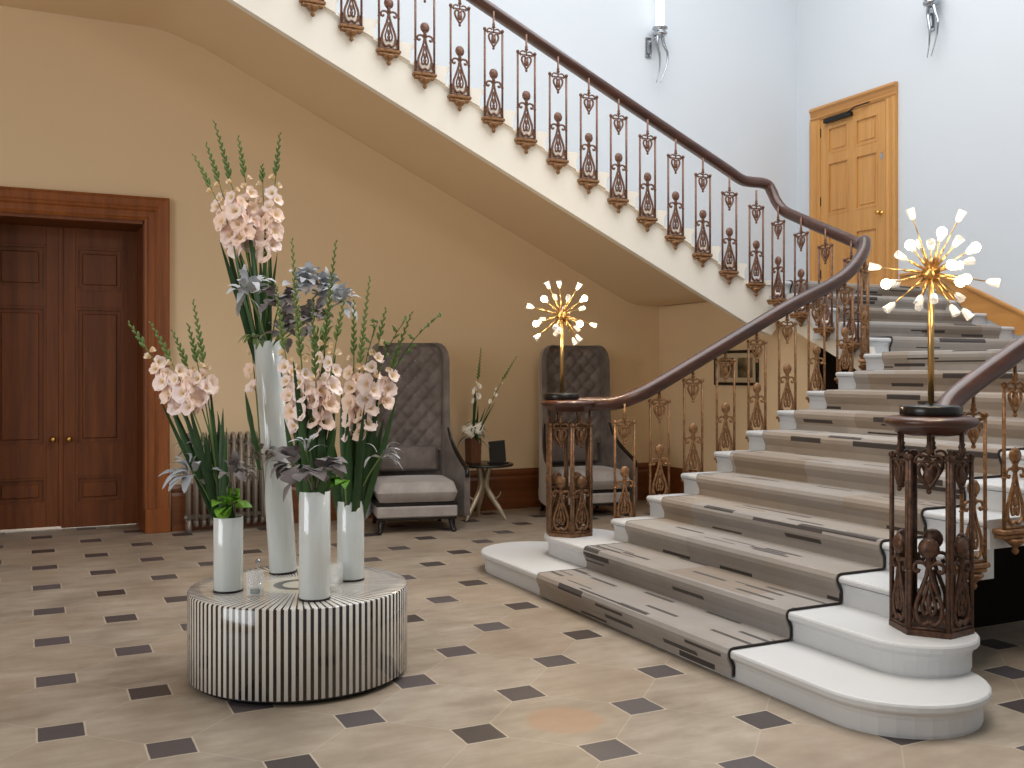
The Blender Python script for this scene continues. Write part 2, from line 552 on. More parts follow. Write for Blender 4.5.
dx0, dx1, dz = -0.40, 1.00, 2.91     # left doorway
w = MB()
T = 0.70
w.box(-5.0, dx0, YB, YB + T, 0, 4.92)
w.box(dx0, dx1, YB, YB + T, dz, 4.92)
SOFF = 0.35
def zs(x): return ZBOT(x) + SOFF
w.prism([(dx1, 0), (XR + 0.2, 0), (XR + 0.2, 2.33), (6.28, 2.40), (1.0, 4.92), (dx1, 4.92)], YB, YB + T, 'y')
struct(w.obj('wall_back', M['cream_wall']))
w = MB()
w.prism([(-5.0, 4.92), (1.0, 4.92), (6.28, 2.40), (XR + 0.2, 2.33), (XR + 0.2, 8.0), (-5.0, 8.0)], YB, YB + T, 'y')
struct(w.obj('wall_back_upper', M['white_wall']))
struct(MB().box(XR, XR + 0.2, -5.0, YB, 0, 8.0).obj('wall_right', M['white_wall']))
# left wall with a tall window
w = MB()
wy0, wy1, wz0, wz1 = 1.0, 5.2, 0.9, 4.2
w.box(-5.2, -5.0, -5.0, wy0, 0, 8.0); w.box(-5.2, -5.0, wy1, YB + T, 0, 8.0)
w.box(-5.2, -5.0, wy0, wy1, 0, wz0); w.box(-5.2, -5.0, wy0, wy1, wz1, 8.0)
struct(w.obj('wall_left', M['cream_wall']))
win = MB()
for yy in (wy0, (wy0 + wy1) / 2 - 0.03, wy1 - 0.06): win.box(-5.14, -5.06, yy, yy + 0.06, wz0, wz1)
for zz in (wz0, 2.5, wz1 - 0.06): win.box(-5.14, -5.06, wy0, wy1, zz, zz + 0.06)
struct(win.obj('window_1', M['white_wall']))
# ceiling with a roof light above the stairwell
c = MB()
lx0, lx1, ly0, ly1 = 1.6, 8.0, 1.6, 8.6
c.box(-5.0, lx0, -5.0, YB, 8.0, 8.2); c.box(lx1, XR + 0.2, -5.0, YB, 8.0, 8.2)
c.box(lx0, lx1, -5.0, ly0, 8.0, 8.2); c.box(lx0, lx1, ly1, YB, 8.0, 8.2)
struct(c.obj('ceiling', M['ceiling']))
# lower wall under the upper landing
w = MB(); w.prism([(7.27, 0), (YB, 0), (YB, 2.275), (7.80, 2.275), (7.80, 2.05), (7.27, 1.80)], 6.76, 6.90, 'x')
struct(w.obj('wall_understair', M['cream_wall']))
struct(MB().prism([(3.75, 0), (7.27, 0), (7.27, 1.82), (6.56, 1.47), (6.56, 1.39), (3.75, 1.39)], 6.79, 6.88, 'x').obj('wall_shade_void', M['painted_shade']))  # dark sheet in place of the shaded void under the short flight
struct(MB().prism([(4.15, 0), (6.79, 0), (6.78, 1.37), (6.3, 1.37), (4.15, 0.29)], 4.08, 4.14, 'y').obj('wall_shade_backing', M['painted_shade']))  # added partition, coloured near-black as the deep shade beneath the lower flight
# room beyond the double door so the gap under the leaf shows light
struct(MB().box(-1.2, 1.8, YB + T + 1.5, YB + T + 1.6, 0, 3.2).obj('wall_beyond', M['white_wall']))

# skirtings
def skirting(name, x0, x1):
    s = MB()
    s.prism([(YB, 0), (YB - 0.035, 0), (YB - 0.035, 0.33), (YB - 0.022, 0.36), (YB - 0.03, 0.375), (YB - 0.03, 0.40), (YB - 0.012, 0.43), (YB, 0.435)], x0, x1, 'x')
    s.box(x0, x1, YB - 0.045, YB, 0, 0.05)
    return struct(s.obj(name, M['skirt']))


skirting('baseboard_back', 1.24, 6.76)
s = MB(); s.box(6.73, 6.76, 7.27, YB - 0.03, 0, 0.40); s.box(6.72, 6.76, 7.27, YB - 0.03, 0, 0.05)
struct(s.obj('baseboard_understair', M['skirt']))
# sloping timber skirting up the right wall
s = MB()
def zn(y): return 1.8 + 0.4724 * (y - 6.43)
pl = [(5.0, 1.66), (6.2, 1.66), (6.43, 1.72), (7.7, 2.36), (8.2, 2.36), (8.2, 2.58), (7.62, zn(7.62) + 0.155), (6.30, zn(6.30) + 0.155), (6.05, 1.83), (5.0, 1.83)]
s.prism(pl, XR - 0.03, XR, 'x')
cap = catmull([(XR - 0.02, 8.2, 2.59), (XR - 0.02, 7.62, zn(7.62) + 0.165), (XR - 0.02, 6.30, zn(6.30) + 0.165), (XR - 0.02, 6.05, 1.84), (XR - 0.02, 5.0, 1.84)], 3)
s.sweep(cap, [(-0.028, -0.015), (0.028, -0.015), (0.028, 0.008), (0.0, 0.018), (-0.028, 0.008)], smooth=False)
struct(s.obj('baseboard_stair', M['oak_y']))
s = MB(); s.box(0.3, XR, YB - 0.03, YB, 2.41, 2.41)
# ------------------------------------------------------------------ staircase
YBS, XRS = YB - 0.003, XR - 0.003
stair = thing('staircase', 'white stone staircase rising in three flights round an open well', 'staircase', (0, 0, 0))


def step_prof(x0, x1, z0, z1):
    """front profile (x,z): riser, hollow cove and rounded nosing"""
    xr = x0 + NOSE
    p = [(x1, z0), (xr, z0), (xr, z1 - 0.085)]
    for k in range(1, 5):
        a = k / 4 * PI / 2
        p.append((xr - (NOSE - 0.008) * (1 - math.cos(a)), z1 - 0.085 + 0.045 * math.sin(a)))
    for k in range(0, 6):
        a = -PI / 2 + k / 5 * PI
        p.append((x0 + 0.018 - 0.018 * math.cos(a), z1 - 0.02 + 0.018 * math.sin(a)))
    p.append((x0 + 0.02, z1)); p.append((x1, z1))
    return p


def stadium(xf, r, yn, yf, ins):
    rr = r - ins; cx = xf + r; pts = []
    for k in range(0, 17):
        a = PI + k / 16 * PI
        pts.append((cx + rr * math.cos(a), yn + rr * math.sin(a)))
    for k in range(0, 17):
        a = k / 16 * PI
        pts.append((cx + rr * math.cos(a), yf + rr * math.sin(a)))
    return pts


def curtail(xf, r, yn, yf, z0, z1):
    lv = [(z0, NOSE + 0.004), (z0 + 0.012, NOSE + 0.004), (z0 + 0.012, NOSE), (z1 - 0.075, NOSE), (z1 - 0.055, NOSE - 0.006), (z1 - 0.042, NOSE - 0.02), (z1 - 0.038, 0.004), (z1 - 0.03, 0.0), (z1 - 0.012, 0.0), (z1 - 0.003, 0.005), (z1, 0.013)]
    m = MB(); rows = []
    for z, i in lv:
        ring = [Vector((x, y, z)) for x, y in stadium(xf, r, yn, yf, i)]
        rows.append(ring + [ring[0]])
    m.grid(rows, smooth=False, flip=True)
    n = len(rows[-1]) - 1
    m.add(rows[-1][:n], [tuple(range(n))])
    m.add(rows[0][:n], [tuple(reversed(range(n)))])
    return m


curtail(SX(1), 0.395, 3.25, 6.76, 0.0, 0.15).obj('step', M['stone'], stair)
curtail(SX(2), 0.285, 3.37, 6.44, 0.15, 0.30).obj('step', M['stone'], stair)
MB().box(3.72, 3.95, 3.6, 6.2, 0.0, 0.294).obj('core', M['stone'], stair)
for k in range(3, 11):
    z1 = 0.15 * k
    m = MB(); m.prism(step_prof(SX(k), SX(k + 1) + 0.06, z1 - 0.15, z1), YN, YFAR, 'y')
    m.obj('step', M['stone'], stair)
# sloping underside of the lower flight
m = MB()
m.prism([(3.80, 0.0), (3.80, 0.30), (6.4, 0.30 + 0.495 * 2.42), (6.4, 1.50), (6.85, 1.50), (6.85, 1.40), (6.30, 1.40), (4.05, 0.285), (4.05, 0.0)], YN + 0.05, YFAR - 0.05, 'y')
m.obj('soffit', M['painted_shade'], stair)  # shade put into the colour of this underside
# quarter landing
m = MB()
X11 = SX(11)
ld = [(X11, YN), (XRS, YN), (XRS, 6.52), (6.60, 6.52), (6.59, 6.40), (6.55, 6.28), (6.47, 6.18), (6.36, 6.13), (6.25, YFAR), (X11, YFAR)]
ldi = [(x + (0.046 if x < X11 + 0.01 else 0), y) for x, y in ld]
m.prism(ldi, 1.42, 1.60)
m.prism(step_prof(X11, X11 + 0.05, 1.50, 1.65), YN, YFAR, 'y')
m.prism([(x + (0.0499 if x < X11 + 0.01 else 0), y) for x, y in ld], 1.60, 1.65)
m.obj('landing', M['stone'], stair)
for k in range(12, 17):
    z1 = 0.15 * k
    pr = step_prof(SY(k), SY(k + 1) + 0.06 if k < 16 else 7.79, z1 - 0.15, z1)
    m = MB(); m.prism(pr, 6.57, XRS, 'x'); m.obj('step', M['stone'], stair)
# upper half of the short flight: string and underside
m = MB()
def zsb(y): return 1.42 + 0.4724 * (y - 6.40)
m.prism([(6.40, 1.42), (6.43, 1.62), (6.46, 1.72), (7.70, 2.28), (7.75, 2.36), (7.75, zsb(7.75) + 0.0)], 6.60, 6.66, 'x')
m.prism([(6.45, 1.50), (6.45, 1.60), (7.75, 2.24), (7.75, 2.10)], 6.66, XRS, 'x')
m.obj('string', M['upper_stone'], stair)
# upper landing
m = MB()
m.box(6.50, XRS, 7.75, YBS, 2.305, 2.40)
m.box(6.28, 6.50, 7.75, YBS, 2.36, 2.40)
m.box(6.28, 6.62, YU - 0.03, YU + 0.05, 2.355, 2.398)
m.obj('landing', M['upper_stone'], stair)
NU = 18
for k in range(0, NU):
    xk = UX0 - UG * k; z1 = 2.40 + UR * (k + 1)
    pr = step_prof(xk, xk + UG + 0.036, z1 - UR, z1); pr[0] = (pr[0][0], z1 - 0.012); pr = [(2 * xk - x, z) for x, z in pr]
    m = MB(); m.prism(pr, YU - 0.028, YBS, 'y'); m.obj('step', M['upper_stone'], stair)
# upper string: white face along the well
m = MB()
xe = UX0 - UG * (NU - 1)
top = [(6.60, 2.37)]
for k in range(0, NU):
    xk = UX0 - UG * k - NOSE
    top += [(xk, 2.40 + UR * k - 0.01), (xk, 2.40 + UR * (k + 1) - 0.03)]
top += [(-1.5, 2.40 + UR * NU - 0.03)]
poly = [(6.66, ZBOT(6.66) + 0.12), (6.60, ZBOT(6.60) + 0.03), (6.40, ZBOT(6.40)), (xe, ZBOT(xe)), (0.6, ZBOT(xe) + 0.1), (-1.5, ZBOT(xe) + 0.1)]
m.prism(poly + list(reversed(top)), YU, YU + 0.07, 'y')
m.obj('string', M['upper_stone'], stair)
# underside of the upper flight and of the upper floor edge
m = MB()
ZF = 4.73
xa = 6.46 - (ZF - SOFF - 1.90) / 0.478
rows = []
pts2 = [(6.76, 2.28), (6.44, 2.285), (6.30, zs(6.30))] + [(6.30 + (xa + 0.25 - 6.30) * i / 10, zs(6.30 + (xa + 0.25 - 6.30) * i / 10)) for i in range(1, 11)] + [(xa + 0.1, ZF - 0.075), (xa, ZF - 0.035), (xa - 0.15, ZF - 0.005), (xa - 0.35, ZF), (-4.9, ZF)]
yy = [YU + 0.06, YU + 0.6, YB - 0.5, YBS]
m.grid([[Vector((x, y, z)) for y in yy] for x, z in pts2], smooth=True)
m.grid([[Vector((x, y, z + 0.02)) for y in yy] for x, z in pts2], smooth=True, flip=True)
m.obj('soffit', M['cream_wall'], stair)
MB().box(-4.99, xe + 0.0, YU + 0.07, YBS, ZF + 0.05, 2.40 + UR * NU).obj('landing', M['upper_stone'], stair)

# ------------------------------------------------------------------ stair carpets
def carpet_strip(path, y0, y1, axis, t=0.012):
    """path of (a,z) points; builds a thick strip; uv = (length, across)"""
    m = MB(); n = len(path)
    L = [0.0]
    for i in range(1, n): L.append(L[-1] + math.hypot(path[i][0] - path[i - 1][0], path[i][1] - path[i - 1][1]))
    nrm = []
    for i in range(n):
        a = path[max(i - 1, 0)]; b = path[min(i + 1, n - 1)]
        d = Vector((b[0] - a[0], 0, b[1] - a[1])).normalized()
        nrm.append(Vector((-d.z, 0, d.x)))
    def P(i, y, o):
        a = path[i][0] + nrm[i].x * o; z = path[i][1] + nrm[i].z * o
        return Vector((a, y, z)) if axis == 'x' else Vector((y, a, z))
    ys = [y0 + (y1 - y0) * j / 8 for j in range(9)]
    for i in range(n - 1):
        for j in range(8):
            vs = [P(i, ys[j], t), P(i + 1, ys[j], t), P(i + 1, ys[j + 1], t), P(i, ys[j + 1], t)]
            uv = [(L[i], ys[j]), (L[i + 1], ys[j]), (L[i + 1], ys[j + 1]), (L[i], ys[j + 1])]
            m.add(vs, [(0, 1, 2, 3) if axis == 'x' else (3, 2, 1, 0)], True, 0, [uv if axis == 'x' else list(reversed(uv))])
        for y in (y0, y1):
            m.add([P(i, y, 0), P(i + 1, y, 0), P(i + 1, y, t), P(i, y, t)], [(0, 1, 2, 3)], False, 0, [[(L[i], y)] * 4])
    for i in (0, n - 1):
        m.add([P(i, y0, 0), P(i, y1, 0), P(i, y1, t), P(i, y0, t)], [(0, 1, 2, 3)], False, 0, [[(L[i], y0)] * 4])
    return m, P


def tread_path(x0, xnext, z0, z1):
    xr = x0 + NOSE * 0.75
    return [(xr, z0 + 0.014), (xr, z1 - 0.09), (x0 + 0.010, z1 - 0.062), (x0 - 0.001, z1 - 0.038), (x0 - 0.002, z1 - 0.018), (x0 + 0.006, z1 - 0.003), (x0 + 0.025, z1 + 0.001), ((x0 + xnext) / 2, z1 + 0.001), (xnext + NOSE * 0.75 - 0.013, z1 + 0.001)]


CY0, CY1 = 3.90, 5.91
path = []
for k in range(1, 11): path += tread_path(SX(k), SX(k + 1), 0.15 * (k - 1), 0.15 * k)
path += tread_path(X11, X11 + 0.5, 1.50, 1.65)[:-2] + [(XR - 0.05, 1.651)]
cm, _ = carpet_strip(path, CY0, CY1, 'x')
runner = cm.obj('stair_carpet', M['carpet'])
tag(runner, 'beige grey runner with dark dashes covering the lower flight of steps', 'carpet')
# dark bound edge of the runner
for yy_ in (CY0 - 0.004, CY1 + 0.004):
    bm_ = MB(); bm_.tube([Vector((a, yy_, z + 0.008)) for a, z in path[:-1]], 0.006, 6)
    bm_.obj('edge_binding', M['binding'], runner)
path = []
for k in range(12, 16): path += tread_path(SY(k), SY(k + 1), 0.15 * (k - 1), 0.15 * k)
path += tread_path(SY(16), SY(16) + 0.5, 2.25, 2.40)[:-2] + [(YB - 0.1, 2.401)]
cm, _ = carpet_strip(path, 6.84, XR - 0.24, 'y')
run2 = cm.obj('stair_carpet', M['carpet'])
tag(run2, 'grey carpet on the short upper steps below the oak door', 'carpet')
for xx_ in (6.836, XR - 0.236):
    bm_ = MB(); bm_.tube([Vector((xx_, a, z + 0.008)) for a, z in path[:-1]], 0.006, 6)
    bm_.obj('edge_binding', M['binding'], run2)

# ------------------------------------------------------------------ balusters
def curve_xz(pts, n=6): return catmull([Vector((x, 0, z)) for x, z in pts], n)


def baluster_parts(w, ztop, stem, bracket=True, z0=-0.05, th=1.0):
    """rectangular rod frame with heart, palmette, lyre and a side bracket"""
    h = w / 2
    f = MB()
    for sx in (-1, 1):
        f.tube([(sx * h, 0, z0), (sx * h, 0, ztop)], 0.0085 * th, 8)
        f.sphere((sx * h, 0, ztop + 0.006), 0.016, 8, 6)
        f.lathe([(0.010, 0), (0.014, 0.006), (0.010, 0.012)], 8, (sx * h, 0, z0 + 0.26))
    f.tube([(-h, 0, ztop - 0.012), (h, 0, ztop - 0.012)], 0.006, 6)
    f.tube([(-h, 0, z0 + 0.012), (h, 0, z0 + 0.012)], 0.008, 6)
    # stem up to the rail
    f.lathe([(0.007, ztop - 0.02), (0.007, ztop + 0.02), (0.018, ztop + 0.03), (0.010, ztop + 0.045), (0.014, ztop + 0.055), (0.009, ztop + 0.065), (0.009, ztop + stem)], 8)
    o = MB(); o2 = MB()
    k = w / 0.165
    zt = ztop
    # heart under the top bar with curling ears
    for sx in (-1, 1):
        o.tube(curve_xz([(0, zt - 0.135), (sx * 0.034 * k, zt - 0.085), (sx * 0.045 * k, zt - 0.05), (sx * 0.03 * k, zt - 0.024), (sx * 0.010 * k, zt - 0.035), (sx * 0.012 * k, zt - 0.055)], 4), 0.0075 * th, 6)
        o.tube(curve_xz([(sx * 0.012 * k, zt + 0.01), (sx * 0.035 * k, zt + 0.018), (sx * 0.055 * k, zt + 0.008), (sx * 0.06 * k, zt - 0.012), (sx * 0.048 * k, zt - 0.02)], 4), 0.007, 6)
    o.sphere((0, 0, zt - 0.075), 0.02 * th, 8, 6, sy=0.6, sz=1.5)
    o.sphere((0, 0, zt - 0.148), 0.012, 8, 6)
    # palmette ball, collar and cross arms
    zb = z0 + 0.375
    o2.sphere((0, 0, zb), 0.036 * th, 10, 8, sy=0.55, sz=1.05)
    for a in (-60, -30, 0, 30, 60):
        r_ = math.radians(a)
        o2.sphere((0.033 * math.sin(r_), 0, zb + 0.036 * math.cos(r_)), 0.009, 6, 5)
    o2.lathe([(0.010, zb - 0.085), (0.018, zb - 0.06), (0.012, zb - 0.045), (0.02, zb - 0.036)], 8)
    for sx in (-1, 1):
        o2.tube(curve_xz([(0, zb - 0.09), (sx * 0.025 * k, zb - 0.066), (sx * 0.058 * k, zb - 0.07), (sx * 0.066 * k, zb - 0.095), (sx * 0.05 * k, zb - 0.108), (sx * 0.042 * k, zb - 0.095)], 4), 0.0075 * th, 6)
        # lyre
        o2.tube(curve_xz([(0, zb - 0.07), (sx * 0.014 * k, zb - 0.14), (sx * 0.036 * k, zb - 0.2), (sx * 0.056 * k, zb - 0.26), (sx * 0.052 * k, zb - 0.315), (sx * 0.026 * k, zb - 0.345), (0, zb - 0.33)], 4), 0.0085 * th, 6)
        o2.tube(curve_xz([(0, zb - 0.15), (sx * 0.018 * k, zb - 0.22), (sx * 0.03 * k, zb - 0.265), (sx * 0.018 * k, zb - 0.3), (sx * 0.004 * k, zb - 0.285), (sx * 0.010 * k, zb - 0.262)], 4), 0.0065 * th, 6)
        o2.tube(curve_xz([(sx * h, zb - 0.27), (sx * (h - 0.018), zb - 0.30), (sx * (h - 0.012), zb - 0.335), (sx * h, zb - 0.36)], 3), 0.006, 6)
    o2.sphere((0, 0, zb - 0.235), 0.013, 8, 6, sz=2.2)
    b = None
    if bracket:
        b = MB()
        b.box(-h - 0.018, h + 0.018, -0.022, 0.06, z0 - 0.022, z0 + 0.004, 0, 0.006)
        b.box(-h - 0.004, h + 0.004, -0.014, 0.06, z0 - 0.045, z0 - 0.022, 0, 0.006)
        b.lathe([(0.045, z0 - 0.045), (0.05, z0 - 0.055), (0.034, z0 - 0.072), (0.018, z0 - 0.085), (0.012, z0 - 0.094), (0.019, z0 - 0.106), (0.013, z0 - 0.12), (0.001, z0 - 0.128)], 10)
        b.tube([(0, 0, z0 - 0.06), (0, 0.06, z0 - 0.05)], 0.012, 6)
    return f, o, o2, b


PROTO = {}
def make_proto(key, mats, *a, **k):
    f, o, o2, b = baluster_parts(*a, **k)
    mf, mo, mo2 = f.mesh('baluster'), o.mesh('heart_ornament'), o2.mesh('lyre_ornament')
    mf.materials.append(mats[0]); mo.materials.append(mats[1]); mo2.materials.append(mats[1])
    mb = None
    if b:
        mb = b.mesh('bracket'); mb.materials.append(mats[2])
    PROTO[key] = (mf, mo, mb, mo2)


make_proto('gilt', (M['gilt'], M['gilt'], M['gilt']), 0.165, 0.680, 0.140, th=1.1)
make_proto('bronze', (M['bronze'], M['bronze'], M['gilt']), 0.165, 0.690, 0.165, th=1.15)
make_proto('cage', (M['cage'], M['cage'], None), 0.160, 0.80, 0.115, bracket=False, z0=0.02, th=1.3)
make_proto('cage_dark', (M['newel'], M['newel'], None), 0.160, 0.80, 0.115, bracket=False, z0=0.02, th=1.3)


def put_baluster(key, parent, x, y, z, rz, name='baluster'):
    mf, mo, mb, mo2 = PROTO[key]
    f = bpy.data.objects.new(name, mf); COL.objects.link(f); f.parent = parent
    f.location = (x, y, z); f.rotation_euler = (0, 0, rz)
    o = bpy.data.objects.new('heart_ornament', mo); COL.objects.link(o); o.parent = f
    o = bpy.data.objects.new('lyre_ornament', mo2); COL.objects.link(o); o.parent = f
    if mb:
        b = bpy.data.objects.new('bracket', mb); COL.objects.link(b); b.parent = f
    return f


RAILP = [(-0.034, -0.022), (-0.018, -0.034), (0.018, -0.034), (0.034, -0.022), (0.042, 0.002), (0.036, 0.022), (0.018, 0.034), (0.0, 0.038), (-0.018, 0.034), (-0.036, 0.022), (-0.042, 0.002)]
RAILP = [(a * 1.2, b * 1.42) for a, b in RAILP]


def newel(parent, cx, cy, key, wood_m):
    n = bpy.data.objects.new('newel_cage', None)
    base = MB(); a0 = math.radians(8)
    base.lathe([(0.185, 0.30), (0.185, 0.325), (0.165, 0.335)], 6, (cx, cy, 0), 0, False, a0=a0)
    nb = base.obj('newel', PROTO[key][0].materials[0], parent)
    for i in range(6):
        a = a0 + (i + 0.5) * PI / 3
        rr = 0.152
        put_baluster(key, nb, cx + rr * math.cos(a), cy + rr * math.sin(a), 0.305, a + PI / 2, 'newel_panel')
    c = MB()
    c.lathe([(0.10, 1.205), (0.155, 1.215), (0.165, 1.235), (0.195, 1.248), (0.208, 1.262), (0.208, 1.275), (0.198, 1.288), (0.17, 1.296), (0.001, 1.298)], 32, (cx, cy, 0))
    c.obj('newel_cap', wood_m, nb)
    bpy.data.objects.remove(n)
    return nb


# lower flight, far side
FNX, FNY = 3.62, 6.47
far = thing('balustrade', 'gilt bronze balustrade on the far side of the lower flight', 'balustrade', (0, 0, 0))
def zr(x): return 1.715 + 0.495 * (x - 4.82)
pts = [(FNX - 0.02, FNY - 0.02, 1.262), (3.75, 6.36, 1.262), (3.88, 6.24, 1.272), (4.02, 6.175, 1.325), (4.2, 6.16, zr(4.2)), (4.8, 6.16, zr(4.8)), (5.4, 6.16, zr(5.4)), (5.85, 6.16, zr(5.85) - 0.03), (6.05, 6.165, zr(6.05) - 0.02), (6.2, 6.19, 2.42), (6.31, 6.235, 2.52), (6.375, 6.29, 2.60), (6.41, 6.34, 2.605)]
m = MB(); m.sweep(catmull(pts, 6), RAILP); m.obj('handrail', M['rail'], far)
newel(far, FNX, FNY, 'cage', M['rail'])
for k in range(3, 11): put_baluster('gilt', far, 3.91 + 0.303 * (k - 3), 6.165, 0.15 * k, PI)
put_baluster('gilt', far, 6.30, 6.22, 1.65, PI + 0.5)
put_baluster('gilt', far, 6.45, 6.36, 1.70, PI + 1.1)

# short flight and upper flight, one continuous rail
upb = thing('balustrade', 'dark railed bronze balustrade of the upper flight above the cream soffit', 'balustrade', (0, 0, 0))
def zru(x): return 3.345 + 0.4695 * (6.23 - x) + 0.0
pts = [(6.405, 6.335, 2.60), (6.47, 6.40, 2.60), (6.55, 6.50, 2.61), (6.60, 6.66, 2.665), (6.60, 7.0, 2.81), (6.60, 7.35, 2.965), (6.60, 7.55, 3.06), (6.60, 7.66, 3.17), (6.595, 7.715, 3.27), (6.57, 7.745, 3.335), (6.50, 7.755, 3.355), (6.36, 7.755, 3.355), (6.24, 7.755, 3.372), (6.0, 7.755, zru(6.0) + 0.03), (5.0, 7.755, zru(5.0) + 0.01), (3.5, 7.755, zru(3.5)), (2.0, 7.755, zru(2.0)), (0.9, 7.755, zru(0.9))]
m = MB(); m.sweep(catmull(pts, 6), RAILP)
m.obj('handrail', M['rail'], upb)
for k in range(12, 16): put_baluster('bronze', upb, 6.545, SY(k) + 0.185, 0.15 * k + 0.0, PI / 2)
put_baluster('bronze', upb, 6.385, YU - 0.035, 2.41, 0)
for k in range(0, 16): put_baluster('bronze', upb, 6.06 - UG * k, YU - 0.035, 2.40 + UR * (k + 1) - 0.035, 0)

# lower flight, near side
near = thing('balustrade', 'bronze balustrade on the near side of the lower flight', 'balustrade', (0, 0, 0))
NNX, NNY = 3.80, 3.34
def zrn(x): return 1.63 + 0.495 * (x - 4.59)
pts = [(NNX, NNY, 1.262), (3.93, 3.39, 1.285), (4.05, 3.43, zrn(4.05)), (4.3, 3.45, zrn(4.3)), (4.9, 3.45, zrn(4.9)), (5.6, 3.45, zrn(5.6)), (6.2, 3.45, zrn(6.2)), (6.4, 3.45, 2.50)]
m = MB(); m.sweep(catmull(pts, 6), RAILP); m.obj('handrail', M['rail'], near)
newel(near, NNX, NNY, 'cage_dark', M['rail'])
for k in range(4, 11): put_baluster('gilt', near, 3.91 + 0.303 * (k - 3), 3.445, 0.15 * k, 0)
put_baluster('gilt', near, 6.34, 3.445, 1.65, 0)

# ------------------------------------------------------------------ double door
def rect_frame(m, x0, x1, z0, z1, y, t, dep, ax='x', sgn=1):
    """picture-frame moulding around a sunk panel (raised strip)"""
    for a, b, c_, d in ((x0, x1, z0, z0 + t), (x0, x1, z1 - t, z1), (x0, x0 + t, z0 + t, z1 - t), (x1 - t, x1, z0 + t, z1 - t)):
        if ax == 'x': m.box(a, b, min(y, y + dep), max(y, y + dep), c_, d)
        else: m.box(min(y, y + dep), max(y, y + dep), a, b, c_, d)


d1 = bpy.data.objects.new('door_1', None); COL.objects.link(d1); struct(d1)
d1['label'] = 'dark mahogany double door in the cream wall'
DY = YB + 0.55
leaf_z0 = 0.035
def leaf(x0, x1, z0, knobx, hinge_left):
    m = MB(); st = 0.125; y0, y1 = DY, DY + 0.05
    zr_ = [z0, z0 + 0.20, z0 + 0.46, z0 + 0.76, 2.12, 2.28, 2.68, 2.92]
    m.box(x0, x0 + st, y0, y1, z0, 2.88, 0, 0.003); m.box(x1 - st, x1, y0, y1, z0, 2.88, 0, 0.003)
    rails = [(z0, z0 + 0.22), (0.50, 0.80), (2.12, 2.28), (2.70, 2.88)]
    for a, b in rails: m.box(x0 + st, x1 - st, y0, y1, a, b, 0, 0.002)
    o = m.obj('leaf', M['door_wood'], d1)
    for a, b in ((z0 + 0.22, 0.50), (0.80, 2.12), (2.28, 2.70)):
        p = MB()
        p.box(x0 + st, x1 - st, y0 + 0.028, y0 + 0.04, a, b)
        p.box(x0 + st + 0.06, x1 - st - 0.06, y0 + 0.016, y0 + 0.03, a + 0.06, b - 0.06, 0, 0.008)
        rect_frame(p, x0 + st, x1 - st, a, b, y0 + 0.006, 0.022, 0.024)
        p.obj('panel', M['door_wood'], o)
    k = MB()
    Mx = Matrix.Translation((knobx, y0, 0.86)) @ Matrix.Rotation(PI / 2, 4, 'X')
    k.lathe([(0.028, 0.0), (0.028, 0.004), (0.010, 0.008), (0.010, 0.035), (0.024, 0.045), (0.030, 0.058), (0.024, 0.072), (0.001, 0.078)], 14, M=Mx)
    k.obj('knob', M['brass'], o)


leaf(dx0 + 0.01, 0.303, 0.03, 0.235, True)
leaf(0.309, dx1 - 0.01, 0.012, 0.375, False)
b = MB(); b.box(0.285, 0.325, DY - 0.012, DY, 0.03, 2.88, 0, 0.004); b.obj('astragal', M['door_wood'], d1)
# reveals and architrave
m = MB()
m.box(dx0 - 0.0, dx0 + 0.012, YB, YB + T, 0, dz); m.box(dx1 - 0.012, dx1, YB, YB + T, 0, dz); m.box(dx0, dx1, YB, YB + T, dz - 0.03, dz)
m.obj('reveal', M['door_wood'], d1)
prof = [(0.0, 0.0), (0.0, -0.018), (0.02, -0.03), (0.035, -0.022), (0.05, -0.022), (0.085, -0.03), (0.10, -0.045), (0.12, -0.04), (0.135, -0.05), (0.19, -0.06), (0.205, -0.07), (0.218, -0.065), (0.218, 0.0)]
m = MB()
m.grid([[Vector((x0_, YB + b_, z_)) for a, b_ in prof for (x0_, z_) in [c_(a)]] for c_ in (lambda a: (dx0 - a, 0.0), lambda a: (dx0 - a, dz + a), lambda a: (dx1 + a, dz + a), lambda a: (dx1 + a, 0.0))], False)
m.obj('architrave', M['frame_wood'], d1)
for sx, xx in ((1, dx1), (-1, dx0)):
    m = MB(); m.box(min(xx, xx + sx * 0.225), max(xx, xx + sx * 0.225), YB - 0.075, YB, 0, 0.22, 0, 0.004)
    m.obj('plinth_block', M['frame_wood'], d1)

# ------------------------------------------------------------------ oak door on the right wall
d2 = bpy.data.objects.new('door_2', None); COL.objects.link(d2); struct(d2)
d2['label'] = 'golden oak panelled door at the head of the short steps'
oy0, oy1 = 8.25, 9.62
oz0, oz1 = 2.40, 4.78
fw = 0.16
m = MB()
oprof = [(0.0, 0.0), (0.0, -0.03), (0.03, -0.045), (0.05, -0.03), (0.10, -0.04), (0.13, -0.06), (0.16, -0.05), (0.16, 0.0)]
for y_, s_ in ((oy0 + fw, -1), (oy1 - fw, 1)):
    m = MB(); m.prism([(XR + b_, y_ + s_ * a) for a, b_ in oprof], oz0, oz1 - fw, 'z'); m.obj('architrave', M['oak'], d2)
m = MB(); m.prism([(XR + b_, oz1 - fw + a) for a, b_ in oprof], oy0, oy1, 'y'); m.obj('architrave', M['oak_y'], d2)
lf = MB()
a0, a1 = oy0 + fw, oy1 - fw
xf0, xf1 = XR - 0.018, XR
st = 0.13; mid = (a0 + a1) / 2
lf.box(xf0, xf1, a0, a0 + st, oz0, oz1 - fw); lf.box(xf0, xf1, a1 - st, a1, oz0, oz1 - fw)
